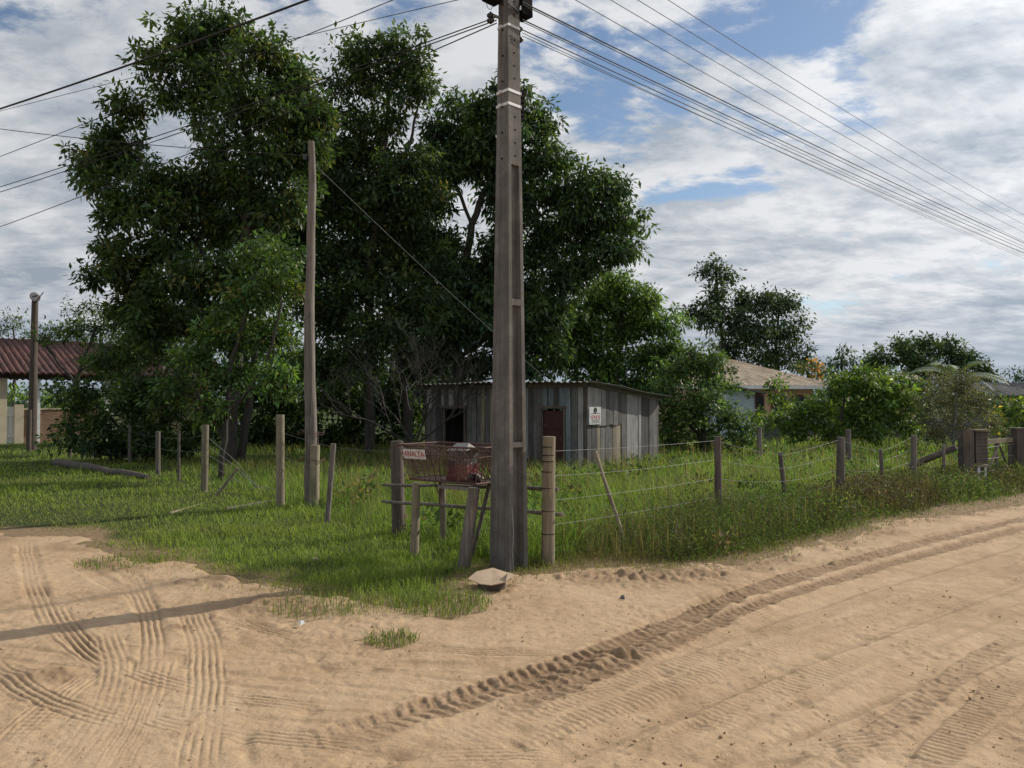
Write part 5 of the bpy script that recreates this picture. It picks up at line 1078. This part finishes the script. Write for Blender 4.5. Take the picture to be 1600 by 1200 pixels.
L_ = (.014+.018*g.random(N*k))*np.clip(dist[xi]/9, .9, 1.6); dv = g.normal(size=(N*k, 3)); dv[:, 2] += .3; dv /= np.linalg.norm(dv, axis=1)[:, None]; sv = np.cross(dv, g.normal(size=(N*k, 3))); sv /= np.linalg.norm(sv, axis=1)[:, None]
q0 = cpos; q1 = cpos+dv*L_[:, None]*.5+sv*L_[:, None]*.28; q2_ = cpos+dv*L_[:, None]; q3_ = cpos+dv*L_[:, None]*.5-sv*L_[:, None]*.28
V2 = np.stack([q0, q1, q2_, q3_], 1).reshape(-1, 3); i4 = np.arange(N*k)*4; F2 = np.stack([np.c_[i4, i4+1, i4+2], np.c_[i4, i4+2, i4+3]], 1).reshape(-1, 3); T2 = np.repeat(cl_[xi]*(1+.4*(g.random((N*k, 1))*2-1)), 4, 0)
wc = []; wrd = []
for q in range(150):
    px_, py_ = g.uniform(930, 1680), 0; t_ = (px_-857)/(1508-857); xb = .5+8.3*t_; yb = 7.55+7.3*t_; sgn = g.normal()*.35; wc.append((xb+sgn*.66, yb-.35-sgn*.75, .06+.20*g.random())); wrd.append(.07+.12*g.random())
V3, F3, T3 = leaves(np.array(wc), np.array(wrd), 60, .05, .4, (.075, .085, .04), .5, -.2, (.15, .095, .06), .5, 99, 1.2); V3[:, 2] = np.maximum(V3[:, 2], .02); F3 = np.r_[F3[:, [0, 1, 2]], F3[:, [0, 2, 3]]]
V1, F1, T1 = np.r_[V1, V3], np.r_[F1, F3+len(V1)], np.r_[T1, T3]
tag(link('roadside_weeds', mesh_np('roadside_weeds', np.r_[V1, V2], np.r_[F1, F2+len(V1)], M['grass'], False, np.r_[T1, T2])), 'reddish brown and green weeds crowding the foot of the road fence', 'weeds', kind='stuff')
x, y, g = scatter_px(9000, 900, 1800, 730, 880, 91); lt_ = lot(x, y); dd = bdist(x, y); keepm = (lt_ < .6) & (dd > .45) & (NB(x+4, y, 1.2, 2) > -.2); x, y = x[keepm], y[keepm]; N = len(x); dist = np.hypot(x, y)
col = mixc(g, N, np.array([.20, .15, .085]), np.array([.11, .072, .055]), g.random(N)); V, Fc, T = blades(x, y, .25+.42*g.random(N)**1.5, np.maximum(.0045, .00055*dist), col, 92, .55)
tag(link('dry_stalks', mesh_np('dry_stalks', V, Fc, M['grass'], False, T)), 'dry brown weed stalks standing along the road fence', 'weeds', kind='stuff')
# grass tufts on the sand
for lab, (px, py), n_, rr, hh2 in (('small lone grass tuft growing out of the sand', (612, 998), 260, .15, .075), ('ragged grass clump at the sand edge before the cardboard', (690, 948), 700, .32, .11), ('grass clump on the crumbling sand edge beside the pole shadow', (500, 948), 500, .35, .10), ('dry weed patch at the sand edge on the left', (190, 880), 500, .35, .07)):
    c = G(px, py); g = np.random.default_rng(px); r_ = rr*np.sqrt(g.random(n_)); a_ = g.uniform(0, 6.28, n_); x = c.x+r_*np.cos(a_)*1.25; y = c.y+r_*np.sin(a_); col = mixc(g, n_, GR*.8, DRY, g.random(n_)*.7)
    V, Fc, T = blades(x, y, hh2*(.5+.8*g.random(n_)), np.full(n_, .006), col, px+1, .8); V[:, 2] += 0
    V -= np.array([c.x, c.y, 0]); tag(link('grass_tuft', mesh_np('grass_tuft', V, Fc, M['grass'], False, T), None, (c.x, c.y, 0)), lab, 'grass tuft')

# loose clods of sand and a few litter scraps along the tracks
g = np.random.default_rng(90); n = 1100; px = g.uniform(-60, 1660, n); py = g.uniform(880, 1200, n); u = (px-800)/F; v = (600-py)/F; t = -CAMH/(SP+v*CP); x = u*t; y = (CP-v*SP)*t
kk = (bdist(x, y) < .05) & (NB(x+19, y, 1.9, 2) > -.05); x, y = x[kk], y[kk]; n = len(x); r = .003+.009*g.random(n)**3
O = np.array([(1, 0, 0), (0, 1, 0), (-1, 0, 0), (0, -1, 0), (0, 0, .8), (0, 0, -.8)]); z = .030*NA(x, y, 0.45, 2)+.011*NB(x, y, 2.6, 4)+.002
V = (np.c_[x, y, z][:, None, :]+O[None]*r[:, None, None]*(.6+.8*g.random((n, 6, 1)))).reshape(-1, 3); fo = np.array([(0, 1, 4), (1, 2, 4), (2, 3, 4), (3, 0, 4), (1, 0, 5), (2, 1, 5), (3, 2, 5), (0, 3, 5)]); Fc = (np.arange(n)[:, None, None]*6+fo[None]).reshape(-1, 3)
tag(link('sand_clods', mesh_np('sand_clods', V, Fc, M['sand'], True, np.full((len(V), 3), .25))), 'small crumbs of damp sand scattered over the road', 'clods', kind='stuff')
random.seed(77)
for lab, q, c in (('tiny white paper scrap lying on the sand', (470, 975), 'white'), ('pale flat stone in the short grass', (493, 877), 'cardboard'), ('yellowish flat stone at the worn lawn edge', (223, 856), 'cream'), ('dark pebble on the sand near the cardboard', (972, 935), 'fibre')):
    o_ = gpt(*q) if bdist(G(*q).x, G(*q).y) > .2 else G(q[0], q[1], .01); m = MB(); m.box((0, 0, .012), (.045, .028, .016), Matrix.Rotation(random.uniform(0, 3), 3, 'Z'), .35, .008); tag(m.build('scrap' if c == 'white' else 'stone', M[c], None, o_), lab, 'scrap' if c == 'white' else 'stone')
